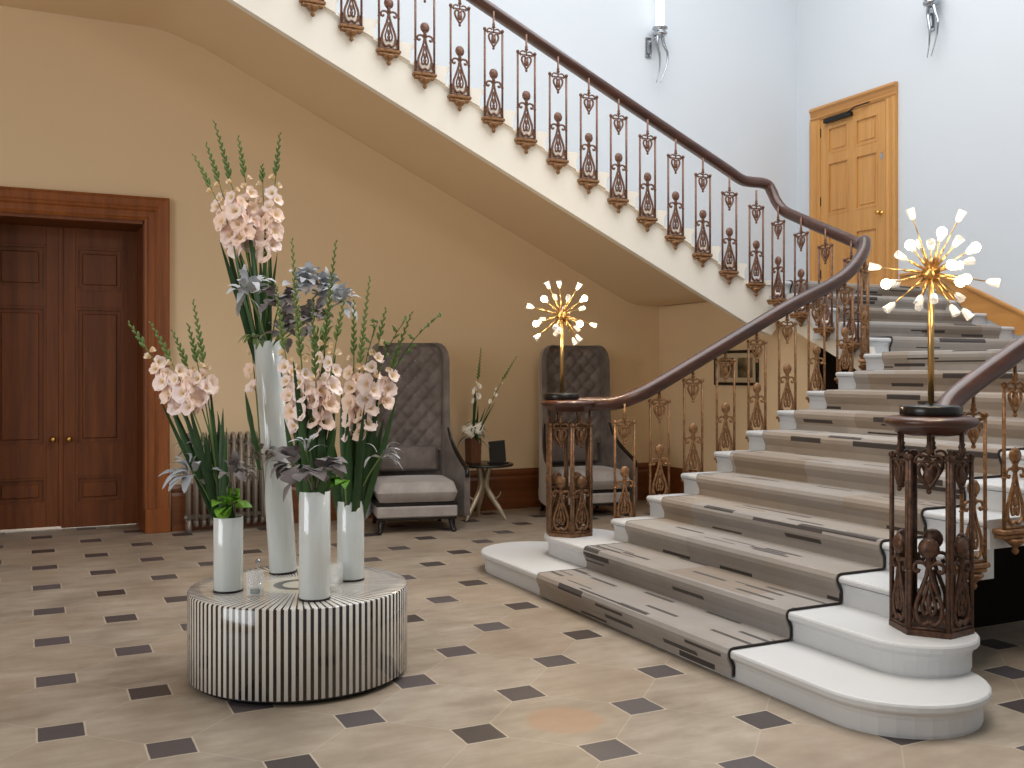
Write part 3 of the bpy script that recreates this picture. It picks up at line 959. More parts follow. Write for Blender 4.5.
zrs = [(oz0, oz0 + 0.22), (oz0 + 0.78, oz0 + 1.02), (oz0 + 1.66, oz0 + 1.77), (oz1 - fw - 0.13, oz1 - fw)]
for a, b_ in zrs: lf.box(xf0, xf1, a0 + st, a1 - st, a, b_)
for i in range(3): lf.box(xf0, xf1, mid - 0.06, mid + 0.06, zrs[i][1], zrs[i + 1][0])
lfo = lf.obj('leaf', M['oak'], d2)
for (za, zb_) in ((zrs[0][1], zrs[1][0]), (zrs[1][1], zrs[2][0]), (zrs[2][1], zrs[3][0])):
    for (ya, yb) in ((a0 + st, mid - 0.06), (mid + 0.06, a1 - st)):
        p = MB(); p.box(XR - 0.004, XR, ya, yb, za, zb_)
        p.box(XR - 0.012, XR - 0.003, ya + 0.05, yb - 0.05, za + 0.05, zb_ - 0.05, 0, 0.004)
        rect_frame(p, ya, yb, za, zb_, XR - 0.022, 0.018, 0.02, 'y')
        p.obj('panel', M['oak'], lfo)
k = MB()
Mx = Matrix.Translation((xf0, a0 + 0.075, oz0 + 0.93)) @ Matrix.Rotation(-PI / 2, 4, 'Y')
k.lathe([(0.028, 0), (0.028, 0.004), (0.010, 0.008), (0.010, 0.035), (0.026, 0.045), (0.030, 0.058), (0.022, 0.072), (0.001, 0.076)], 14, M=Mx)
k.obj('knob', M['brass'], lfo)
k = MB(); k.box(XR - 0.075, xf0, mid - 0.02, a1 - 0.1, oz1 - fw - 0.075, oz1 - fw - 0.02, 0, 0.006)
k.tube([(XR - 0.06, mid + 0.1, oz1 - fw - 0.05), (XR - 0.10, mid - 0.12, oz1 - fw + 0.0), (XR - 0.05, mid - 0.3, oz1 - fw + 0.02)], 0.008, 6)
k.obj('door_closer', M['dark_metal'], lfo)
k = MB(); k.box(xf0 - 0.004, xf0, a0 + 0.05, a0 + 0.085, oz0 + 1.55, oz0 + 1.62, 0, 0.001); k.obj('sign_plate', M['chrome'], lfo)
for zz in (oz0 + 0.25, oz0 + 1.15, oz0 + 2.0):
    k = MB(); k.box(xf0 - 0.006, xf0, a1 - 0.012, a1 + 0.01, zz, zz + 0.11); k.obj('hinge', M['dark_metal'], lfo)

# ------------------------------------------------------------------ framed picture
pic = thing('framed_picture', 'small dark framed print hanging on the wall under the stairs', 'picture', (6.76, 8.46, 1.36))
m = MB(); W_, H_ = 0.72, 0.37
for a, b_, c_, d in ((-W_ / 2, W_ / 2, 0, 0.03), (-W_ / 2, W_ / 2, H_ - 0.03, H_), (-W_ / 2, -W_ / 2 + 0.03, 0.03, H_ - 0.03), (W_ / 2 - 0.03, W_ / 2, 0.03, H_ - 0.03)):
    m.box(-0.028, -0.002, a, b_, c_, d, 0, 0.004)
m.obj('frame', M['black'], pic)
MB().box(-0.012, -0.003, -W_ / 2 + 0.03, W_ / 2 - 0.03, 0.03, H_ - 0.03).obj('mount', M['mount'], pic)
for ya, yb in ((-0.27, -0.03), (0.03, 0.27)):
    MB().box(-0.014, -0.011, ya, yb, 0.08, H_ - 0.08).obj('print', M['print'], pic)

# ------------------------------------------------------------------ radiator
rad = thing('radiator', 'grey cast iron column radiator on the wall behind the flowers', 'radiator', (1.37, 9.72, 0))
def rad_col():
    m = MB()
    for y in (-0.055, 0.055):
        m.tube([(0, y, 0.10), (0, y, 0.88)], 0.017, 8)
    for z in (0.11, 0.87):
        m.tube(catmull([(0, -0.055, z), (0, -0.04, z + (0.035 if z > 0.5 else -0.035)), (0, 0, z + (0.045 if z > 0.5 else -0.045)), (0, 0.04, z + (0.035 if z > 0.5 else -0.035)), (0, 0.055, z)], 4), 0.019, 8)
    m.tube([(-0.035, 0, 0.14), (0.035, 0, 0.14)], 0.024, 8); m.tube([(-0.035, 0, 0.84), (0.035, 0, 0.84)], 0.024, 8)
    for z in (0.14, 0.84): m.tube([(0, -0.055, z), (0, 0.055, z)], 0.018, 6)
    return m
c0 = rad_col().obj('column', M['radiator'], rad)
for i in range(1, 13):
    c_ = c0.copy(); COL.objects.link(c_); c_.parent = rad; c_.location = (0.068 * i, 0, 0)
for x in (0.0, 0.068 * 12):
    m = MB()
    for y in (-0.055, 0.055): m.tube([(x, y, 0.12), (x, y, 0.0)], [0.017, 0.02], 8)
    m.obj('foot', M['radiator'], rad)
m = MB(); m.tube([(0.068 * 12 + 0.03, 0, 0.14), (0.068 * 12 + 0.1, 0, 0.14), (0.068 * 12 + 0.1, 0, 0.0)], 0.012, 8); m.lathe([(0.02, 0.1), (0.024, 0.12), (0.024, 0.19), (0.014, 0.2)], 10, (0.068 * 12 + 0.1, 0, 0)); m.obj('valve', M['chrome'], rad)

# ------------------------------------------------------------------ drum table
TX, TY = 1.232, 4.955
drum = thing('drum_table', 'round drum table with black and white inlaid stripes on the stone floor', 'table', (TX, TY, 0))
m = MB()
m.lathe([(0.525, 0.026), (0.535, 0.030), (0.535, 0.432), (0.530, 0.439), (0.45, 0.4392), (0.001, 0.4395)], 96)
m.obj('drum', M['drum'], drum)
MB().lathe([(0.515, 0.012), (0.515, 0.028)], 64).obj('plinth', M['black'], drum)
for i in range(4):
    a = PI / 4 + i * PI / 2 - 0.45
    MB().lathe([(0.026, 0.0), (0.03, 0.002), (0.03, 0.012), (0.026, 0.014)], 12, (0.47 * math.cos(a), 0.44 * math.sin(a), 0)).obj('foot', M['black'], drum)
TZ = 0.4398

# vases (hollow cylinders)
def vase(name, x, y, r, h, label, tilt=None):
    v = thing(name, label, 'vase', (x, y, TZ), 0, None)
    m = MB(); t = 0.005
    m.lathe([(0.001, 0.0), (r - 0.004, 0.0), (r, 0.004), (r, h - 0.002), (r - 0.002, h), (r - t, h - 0.002), (r - t, 0.02), (0.001, 0.02)], 40)
    m.obj('body', M['vase'], v)
    MB().lathe([(r + 0.0008, 0.001), (r + 0.0012, 0.004), (r + 0.0008, 0.010), (r - 0.001, 0.010)], 40).obj('base_rim', M['dark_metal'], v)
    if tilt: v.rotation_euler = tilt
    return v


VA = Vector((0.885, 4.96, TZ)); VC = Vector((1.217, 4.61, TZ)); VB = Vector((1.229, 5.286, TZ)); VD = Vector((1.495, 4.956, TZ))
vase('cylinder_vase', VA.x, VA.y, 0.070, 0.36, 'short white glass cylinder vase with bright green leaves inside its rim')
vase('cylinder_vase', VC.x, VC.y, 0.073, 0.505, 'white glass cylinder vase standing nearest the front edge of the drum table')
vase('cylinder_vase', VD.x, VD.y, 0.069, 0.405, 'short white glass vase at the right, holding long dark green leaves')
tl = Vector((-0.0495, 0.0, 1)).normalized()
vase('cylinder_vase', VB.x, VB.y, 0.072, 1.225, 'tallest white glass cylinder vase at the back of the drum table', (0, math.radians(-4.0), math.radians(-26)))
lean = Matrix.Rotation(math.radians(-26), 3, 'Z') @ Matrix.Rotation(math.radians(-4.0), 3, 'Y')
VBT = VB + lean @ Vector((0, 0, 1.225))

# tealights
def tealight(x, y, r, h, wax, label, n='tealight_holder'):
    t = thing(n, label, 'candle holder', (x, y, TZ))
    MB().lathe([(0.001, 0.0), (r * 0.94, 0.0), (r, 0.004), (r, h), (r - 0.003, h), (r - 0.003, 0.012), (0.001, 0.012)], 28).obj('glass', M['glass'], t)
    MB().lathe([(0.001, 0.0125), (r * 0.55, 0.0125), (r * 0.55, 0.03), (0.001, 0.031)], 18).obj('candle', wax, t)
    return t


p = at(255, 594, 4.74); tealight(p.x, p.y, 0.043, 0.115, M['wax_green'], 'clear glass tealight holder with a dark green candle beside the short left vase')
p = at(336, 579, 5.0); tealight(p.x, p.y, 0.036, 0.105, M['wax'], 'clear glass tealight holder between the front vase and the right vase')
p = at(328, 592, 4.78); tealight(p.x + 0.03, p.y + 0.05, 0.033, 0.06, M['wax'], 'low clear glass tealight just right of the front vase')
st_ = thing('glass_candlestick', 'slim clear glass candlestick with a ball top behind the green tealight', 'candle holder', (*at(258, 583, 4.95).xy, TZ))
MB().lathe([(0.03, 0.0), (0.034, 0.004), (0.030, 0.008), (0.008, 0.014), (0.006, 0.03), (0.006, 0.10), (0.010, 0.105), (0.006, 0.11)], 18).obj('stem', M['glass'], st_)
MB().sphere((0, 0, 0.122), 0.014, 12, 8).obj('ball', M['chrome'], st_)

# ------------------------------------------------------------------ flowers
def floret_mesh(name, Rr, open_):
    m = MB()
    for i in range(6):
        a = i * PI / 3 + (0.0 if i % 2 else 0.08)
        ca, sa = math.cos(a), math.sin(a)
        rows = []
        sc_l = 1.0 if i % 2 else 0.9
        for v in (0.0, 0.25, 0.5, 0.75, 1.0):
            r = Rr * sc_l * (0.08 + 0.92 * v ** 1.15) * open_
            z = Rr * (0.85 * v ** 0.6) - Rr * open_ * 0.30 * max(0, v - 0.5) * 2
            wd = Rr * 0.62 * (open_ ** 0.5) * math.sin(PI * (0.10 + 0.76 * v)) ** 0.7
            row = []
            for w_ in (-1, -0.4, 0.4, 1):
                cup = 0.10 * Rr * (w_ * w_) + 0.05 * Rr * math.sin(7 * v + 3 * w_ + i)
                row.append(Vector((r * ca - w_ * wd * sa, r * sa + w_ * wd * ca, z + cup)))
            rows.append(row)
        m.grid(rows, True)
    for i in range(3):
        a = i * 2.1
        m.tube([(0, 0, 0.0), (0.12 * Rr * math.cos(a), 0.12 * Rr * math.sin(a), Rr * 0.7)], 0.0012, 4)
    return m.mesh(name)


FL = {}
for key, Rr, op in (('big', 0.050, 1.0), ('mid', 0.042, 0.8), ('half', 0.034, 0.42)):
    for c_, mat in (('p', M['petal']), ('w', M['petal_white'])):
        me = floret_mesh('floret', Rr, op); me.materials.append(mat); FL[key, c_] = me


def rot_to(d, roll):
    q = Vector((0, 0, 1)).rotation_difference(Vector(d).normalized())
    return q @ Quaternion((0, 0, 1), roll)


def blade(m, p0, p1, wid, bend, face=None, n=9):
    p0 = Vector(p0); p1 = Vector(p1); d = p1 - p0
    side = d.cross(Vector(face) if face else Vector((R.uniform(-1, 1), -1, 0))).normalized()
    nn = side.cross(d).normalized()
    rows = []
    for i in range(n):
        t = i / (n - 1)
        c_ = p0 + d * t + nn * bend * math.sin(PI * t) * 1.0 + Vector((0, 0, -abs(bend) * 0.8 * t ** 3))
        w_ = wid * (0.55 + 0.45 * math.sin(PI * min(1, t * 1.5 + 0.15) if t < 0.57 else PI * 0.5)) * (1 - max(0, (t - 0.45) / 0.55) ** 1.8) + 0.0008
        rows.append([c_ - side * w_, c_ + nn * w_ * 0.25, c_ + side * w_])
    m.grid(rows, True)


CAMV = Vector((0, 0, CH))
NGL = [0]
def gladiolus(label, base, tip, f0, f1, nf, leaves, colr='p', group=None, bow=0.25, fs=1.0, lw=0.014):
    base = Vector(base); tip = Vector(tip)
    g = thing('gladiolus', label, 'flower', base, 0, group)
    tl_ = tip - base
    ctrl = Vector((tl_.x * (0.5 - bow), tl_.y * (0.5 - bow), tl_.z * 0.55))
    def B(t): return ctrl * (2 * t * (1 - t)) + tl_ * (t * t)
    def TT(t): return (ctrl * (2 - 4 * t) + tl_ * (2 * t)).normalized()
    m = MB()
    m.tube([B(i / 14) for i in range(15)], [0.0058 - 0.004 * i / 14 for i in range(15)], 6)
    tocam = (CAMV - (base + tl_ * 0.6)); tocam.z = 0; tocam.normalize()
    right = Vector((-tocam.y, tocam.x, 0))
    # green buds up the tip
    L = tl_.length
    nb = max(6, int(L * (1 - f1) / 0.019))
    for i in range(nb):
        t = f1 + (1 - f1) * (i + 0.5) / nb
        sgn = 1 if i % 2 else -1
        dr = (right * sgn * 0.42 + tocam * 0.25 + TT(t) * 1.0).normalized()
        s_ = 0.0102 * (1.25 - 0.8 * (i + 0.5) / nb)
        c_ = B(t) + dr * s_ * 1.5
        m.sphere(c_, s_, 6, 5, sx=0.72, sy=0.72, sz=2.0, M=rot_to(dr, 0).to_matrix())
    m.obj('stalk', M['stem'], g)
    # florets
    for i in range(nf):
        t = f0 + (f1 - f0) * (i + 0.5) / nf
        q_ = (i + 0.5) / nf
        sgn = 1 if i % 2 else -1
        key = 'big' if q_ < 0.55 else ('mid' if q_ < 0.8 else 'half')
        dr = (right * sgn * R.uniform(0.35, 0.9) + tocam * R.uniform(0.35, 1.0) + Vector((0, 0, R.uniform(0.1, 0.5)))).normalized()
        o = bpy.data.objects.new('floret', FL[key, colr]); COL.objects.link(o); o.parent = g
        o.location = B(t) + dr * 0.008
        o.rotation_mode = 'QUATERNION'; o.rotation_quaternion = rot_to(dr, R.uniform(0, 6))
        k_ = fs * R.uniform(0.88, 1.12); o.scale = (k_, k_, k_)
    # leaves
    for i in range(leaves):
        lm = MB()
        t1 = R.uniform(0.42, 0.66)
        a = R.uniform(0, 2 * PI)
        off = Vector((math.cos(a), math.sin(a), 0))
        tgt = B(min(1, t1)) + off * R.uniform(0.02, 0.09)
        blade(lm, off * 0.012, tgt, lw * R.uniform(0.8, 1.2), R.uniform(-0.03, 0.03), tocam + Vector((R.uniform(-0.6, 0.6), R.uniform(-0.6, 0.6), 0)))
        lm.obj('leaf', M['leaf'], g)
    return g


def rim(V, h, r=0.045):
    a = R.uniform(0, 2 * PI)
    return V + Vector((math.cos(a) * r * R.uniform(0.2, 1), math.sin(a) * r * R.uniform(0.2, 1), h))


# left short vase
A_ = [((128, 322), 4.95, .56, .86, 10, 'bending furthest left from the short left vase'),
      ((150, 322), 4.80, .56, .80, 7, 'second from the left in the short left vase'),
      ((172, 330), 5.05, .58, .80, 6, 'in the middle of the short left vase'),
      ((188, 324), 4.86, .58, .80, 4, 'just left of the tall upright green spike in the short left vase'),
      ((193, 300), 5.0, .56, .70, 4, 'upright with a long green spike in the short left vase')]
for (px, d, a, b_, n, w_) in [(q[0], q[1], q[2], q[3], q[4], q[5]) for q in A_]:
    gladiolus('pale pink gladiolus ' + w_, rim(VA, 0.25), at(px[0], px[1], d), a, b_, n, 4, 'p', 'gladioli in the short left vase', 0.22)
# tall vase
B_ = [((193, 154), 5.2, .50, .82, 9, 'leaning furthest left at the top of the tall vase'),
      ((206, 143), 5.35, .50, .80, 9, 'second from the left at the top of the tall vase'),
      ((214, 121), 5.15, .48, .74, 9, 'with the tallest spike in the tall vase'),
      ((238, 136), 5.3, .48, .80, 10, 'upright in the middle of the tall vase'),
      ((280, 133), 5.2, .44, .80, 11, 'at the right of the tall vase top, spike bending right'),
      ((262, 165), 5.4, .5, .9, 9, 'with the shortest spike, low behind the others in the tall vase')]
for (px, d, a, b_, n, w_) in B_:
    gladiolus('peach gladiolus ' + w_, rim(VBT, -0.13), at(px[0], px[1], d), a, b_, n, 4, 'p', 'gladioli in the tall vase', 0.16, 1.05, 0.013)
gladiolus('blush gladiolus hanging behind the left side of the tall vase', at(262, 470, 5.42), at(249, 325, 5.40), .50, .82, 5, 2, 'p', None, 0.1, 0.9)
# front vase
C_ = [((276, 284), 4.65, .36, .70, 11, 'leftmost in the front vase, above the tall vase base'),
      ((292, 239), 4.55, .36, .56, 8, 'with a tall thin spike rising from the left of the front vase'),
      ((312, 300), 4.5, .42, .64, 5, 'in the middle of the front vase with few open blooms'),
      ((336, 241), 4.7, .32, .62, 11, 'with the tall dark spike at the right of the front vase'),
      ((344, 300), 4.55, .36, .80, 11, 'rightmost in the front vase, peach blooms low down')]
for (px, d, a, b_, n, w_) in C_:
    gladiolus('peach gladiolus ' + w_, rim(VC, 0.36), at(px[0], px[1], d), a, b_, n, 5, 'p', 'gladioli in the front vase', -0.22 if px[0] < 300 else 0.1, 0.95, 0.019)
# right vase
D_ = [((354, 300), 4.95, .38, .74, 11, 'leftmost in the right vase'),
      ((370, 277), 5.05, .42, .62, 8, 'with the straight green spike in the right vase'),
      ((386, 308), 4.9, .40, .84, 12, 'rightmost in the right vase with wide open blooms'),
      ((412, 312), 5.0, .52, .72, 7, 'arching right over the wing chair from the right vase')]
for (px, d, a, b_, n, w_) in D_:
    gladiolus('peach gladiolus ' + w_, rim(VD, 0.26), at(px[0], px[1], d), a, b_, n, 5, 'p', 'gladioli in the right vase', 0.2, 1.05, 0.018)


def bud_branch(label, base, tip, group=None):
    base = Vector(base); tip = Vector(tip) - base
    g = thing('bud_branch', label, 'branch', base, 0, group)
    ctrl = Vector((tip.x * 0.15, tip.y * 0.15, tip.z * 0.75))
    def B(t): return ctrl * (2 * t * (1 - t)) + tip * (t * t)
    m = MB(); m.tube([B(i / 12) for i in range(13)], [0.005 - 0.0035 * i / 12 for i in range(13)], 6)
    m.obj('stalk', M['leaf'], g)
    l = MB()
    for i in range(16):
        t = 0.35 + 0.65 * i / 15
        a = Vector((R.uniform(-1, 1), R.uniform(-1, 1), R.uniform(0.1, 0.9))).normalized()
        blade(l, B(t), B(t) + a * R.uniform(0.03, 0.07), 0.006, 0.004, None, 5)
        if i % 2: l.sphere(B(t) + a * 0.03, 0.008, 6, 5, sz=1.6)
    l.obj('foliage', M['stem'], g)
    return g


bud_branch('thin green branch reaching furthest right above the wing chair', rim(VD, 0.26), at(437, 317, 4.95))
bud_branch('thin green branch curving over the right vase toward the wing chair back', rim(VD, 0.26), at(404, 322, 4.85))
bud_branch('short green branch beside the straight spike in the right vase', rim(VD, 0.26), at(378, 322, 5.1))


def lobed(m, p0, d, up, L, W, droop=0.3, lobes=5, n=12):
    d = Vector(d).normalized(); side = d.cross(Vector(up)).normalized(); nn = side.cross(d).normalized()
    rows = []
    for i in range(n + 1):
        t = i / n
        c_ = Vector(p0) + d * L * t + nn * (0.25 * L * math.sin(PI * t * 0.8)) - Vector((0, 0, droop * L * t * t))
        env = math.sin(PI * min(1, 0.06 + t * 0.94)) ** 0.7
        w_ = W * env * (0.55 + 0.45 * abs(math.sin(lobes * PI * t))) + 0.001
        rows.append([c_ - side * w_ + nn * 0.15 * w_, c_, c_ + side * w_ + nn * 0.15 * w_])
    m.grid(rows, True)


def foliage(name, label, base, centre, spread, nleaf, L, W, mat, smat, lobes=5, group=None, bias=(0, 0, 0.25)):
    base = Vector(base); ctr = Vector(centre) - base
    g = thing(name, label, 'foliage', base, 0, group)
    s_ = MB(); l = MB()
    s_.tube(catmull([Vector((0, 0, 0)), ctr * 0.5 + Vector((0, 0, 0.02)), ctr], 5), 0.004, 6)
    for i in range(nleaf):
        dr = (Vector((R.gauss(0, 1), R.gauss(0, 1), R.gauss(0, 0.8))) + Vector(bias) * 2).normalized()
        p0 = ctr + dr * spread * R.uniform(0.1, 0.6) - ctr.normalized() * R.uniform(0, spread * 0.5)
        lobed(l, p0, dr, Vector((R.uniform(-.4, .4), R.uniform(-.4, .4), 1)), L * R.uniform(0.7, 1.25), W * R.uniform(0.75, 1.2), R.uniform(0.0, 0.5), lobes)
    s_.obj('stalk', smat, g); l.obj('foliage', mat, g)
    return g


TOC = Vector((-SA, -CA, 0))
# silver and grey leaves
foliage('silver_leaf_sprig', 'silver lobed leaves drooping left over the short left vase', VA + Vector((-0.04, 0, 0.33)), at(192, 470, 4.85), 0.08, 16, 0.11, 0.026, M['silver_leaf'], M['stem'], 5, bias=(-.5, -.3, 0))
foliage('silver_leaf_sprig', 'dull silver leaves above the drooping ones at the left vase', VA + Vector((-0.02, 0.03, 0.33)), at(198, 448, 5.0), 0.06, 10, 0.10, 0.022, M['grey_leaf'], M['stem'], 5, bias=(-.5, 0, .3))
foliage('grey_leaf_sprig', 'purple grey leaves at the right of the short left vase', VA + Vector((0.03, -0.02, 0.33)), at(232, 470, 4.82), 0.07, 16, 0.09, 0.024, M['grey_leaf'], M['brown_stem'], 4, bias=(.3, -.4, .2))
foliage('green_leaf_collar', 'bright green leaves curling over the rim of the short left vase', VA + Vector((0, 0, 0.30)), VA + Vector((0, 0, 0.425)), 0.05, 26, 0.075, 0.036, M['bright_leaf'], M['stem'], 1, bias=(0, -.2, -.1))
foliage('dry_leaf_sprig', 'thin grey brown leaves in front of the radiator beside the tall vase', VB + Vector((-0.09, 0.03, 0.30)), at(262, 455, 5.2), 0.12, 30, 0.085, 0.012, M['brown_stem'], M['brown_stem'], 4, bias=(-.2, -.2, .1))
# top of the tall vase
for (px, py, d, n_, mt, nm, lb, L_, W_2) in (
        (246, 286, 5.05, 22, 'silver_leaf', 'silver_leaf_sprig', 'silver leaves reaching left below the top gladioli', 0.12, 0.022),
        (280, 300, 5.0, 20, 'grey_leaf', 'grey_leaf_sprig', 'large purple grey leaves in the middle above the tall vase', 0.11, 0.042),
        (304, 280, 5.15, 46, 'silver_leaf', 'silver_leaf_sprig', 'round silver cluster right of the top gladioli stems', 0.075, 0.030),
        (326, 286, 5.2, 46, 'silver_leaf', 'silver_leaf_sprig', 'silver grey cluster between the two dark flower spikes', 0.075, 0.030),
        (344, 300, 5.1, 30, 'silver_leaf', 'silver_leaf_sprig', 'silver leaves furthest right above the peach gladioli', 0.080, 0.026),
        (312, 318, 5.0, 40, 'grey_leaf', 'grey_leaf_sprig', 'small grey leaves under the silver clusters', 0.08, 0.028),
        (285, 328, 5.05, 30, 'grey_leaf', 'grey_leaf_sprig', 'dull grey leaves over the rim of the tall vase', 0.085, 0.026)):
    foliage(nm, lb, VBT + Vector((R.uniform(-.03, .03), R.uniform(-.03, .03), -0.06)), at(px, py, d), 0.11, n_, L_ * 0.9, W_2 * 0.9, M[mt], M['stem'], 3 if W_2 > 0.03 else 5, bias=(.1, -.5, .2))
foliage('green_leaf_sprig', 'olive green leaves hanging from the rim of the tall vase', VBT + Vector((0, 0, -0.05)), at(258, 335, 5.1), 0.06, 9, 0.08, 0.012, M['stem'], M['stem'], 1, bias=(-.4, -.3, -.1))
foliage('green_leaf_sprig', 'feathery green leaves between the front vase blooms and the silver clusters', VC + Vector((0, 0, 0.44)), at(318, 345, 4.8), 0.13, 34, 0.075, 0.008, M['stem'], M['stem'], 1, bias=(0, -.2, .6))
# front vase collar
for (px, py, d, mt, lb, n_) in (
        (292, 462, 4.48, 'grey_leaf', 'big purple grey leaves folded left over the front vase', 9),
        (322, 468, 4.45, 'grey_leaf', 'big purple grey leaves folded right over the front vase', 9),
        (305, 474, 4.42, 'grey_leaf', 'brown grey leaves at the rim of the front vase', 8)):
    foliage('grey_leaf_sprig', lb, VC + Vector((0, 0, 0.47)), at(px, py, d), 0.05, n_, 0.10, 0.048, M[mt], M['brown_stem'], 2, bias=((px - 305) * 0.02, -.4, .1))
foliage('silver_leaf_sprig', 'narrow silver leaves standing up in the middle of the front vase', VC + Vector((0, 0, 0.47)), at(306, 450, 4.45), 0.03, 5, 0.11, 0.012, M['silver_leaf'], M['stem'], 4, bias=(-.2, -.2, .7))
foliage('green_leaf_collar', 'bright green leaves between the front vase and the right vase', VD + Vector((-0.03, -0.03, 0.37)), at(344, 480, 4.8), 0.05, 12, 0.07, 0.03, M['bright_leaf'], M['stem'], 1, bias=(-.4, -.3, 0))
foliage('silver_leaf_sprig', 'pale silver leaf tips at the right of the right vase', VD + Vector((0.02, 0, 0.38)), at(382, 455, 4.95), 0.05, 10, 0.10, 0.020, M['silver_leaf'], M['stem'], 5, bias=(.5, -.2, 0))


def leaf_fan(label, V, h, n, wid, lens, group=None):
    """loose sword leaves standing in a vase"""
    for i in range(n):
        a = 2 * PI * i / n + R.uniform(-.3, .3)
        b0 = V + Vector((0.03 * math.cos(a), 0.03 * math.sin(a), h))
        g = thing('sword_leaf', label, 'leaf', b0, 0, group)
        m = MB(); blade(m, (0, 0, 0), Vector((math.cos(a) * R.uniform(0.03, 0.14), math.sin(a) * R.uniform(0.03, 0.14), R.uniform(*lens))), wid, R.uniform(-.02, .02), TOC + Vector((R.uniform(-.5, .5), R.uniform(-.5, .5), 0)))
        m.obj('blade', M['leaf'], g)


leaf_fan('dark green sword shaped leaf standing among the stems in the right vase', VD, 0.25, 9, 0.022, (0.4, 0.6), 'sword leaves in the right vase')
leaf_fan('dark green sword shaped leaf standing above the grey collar of the front vase', VC, 0.35, 13, 0.021, (0.36, 0.62), 'sword leaves in the front vase')

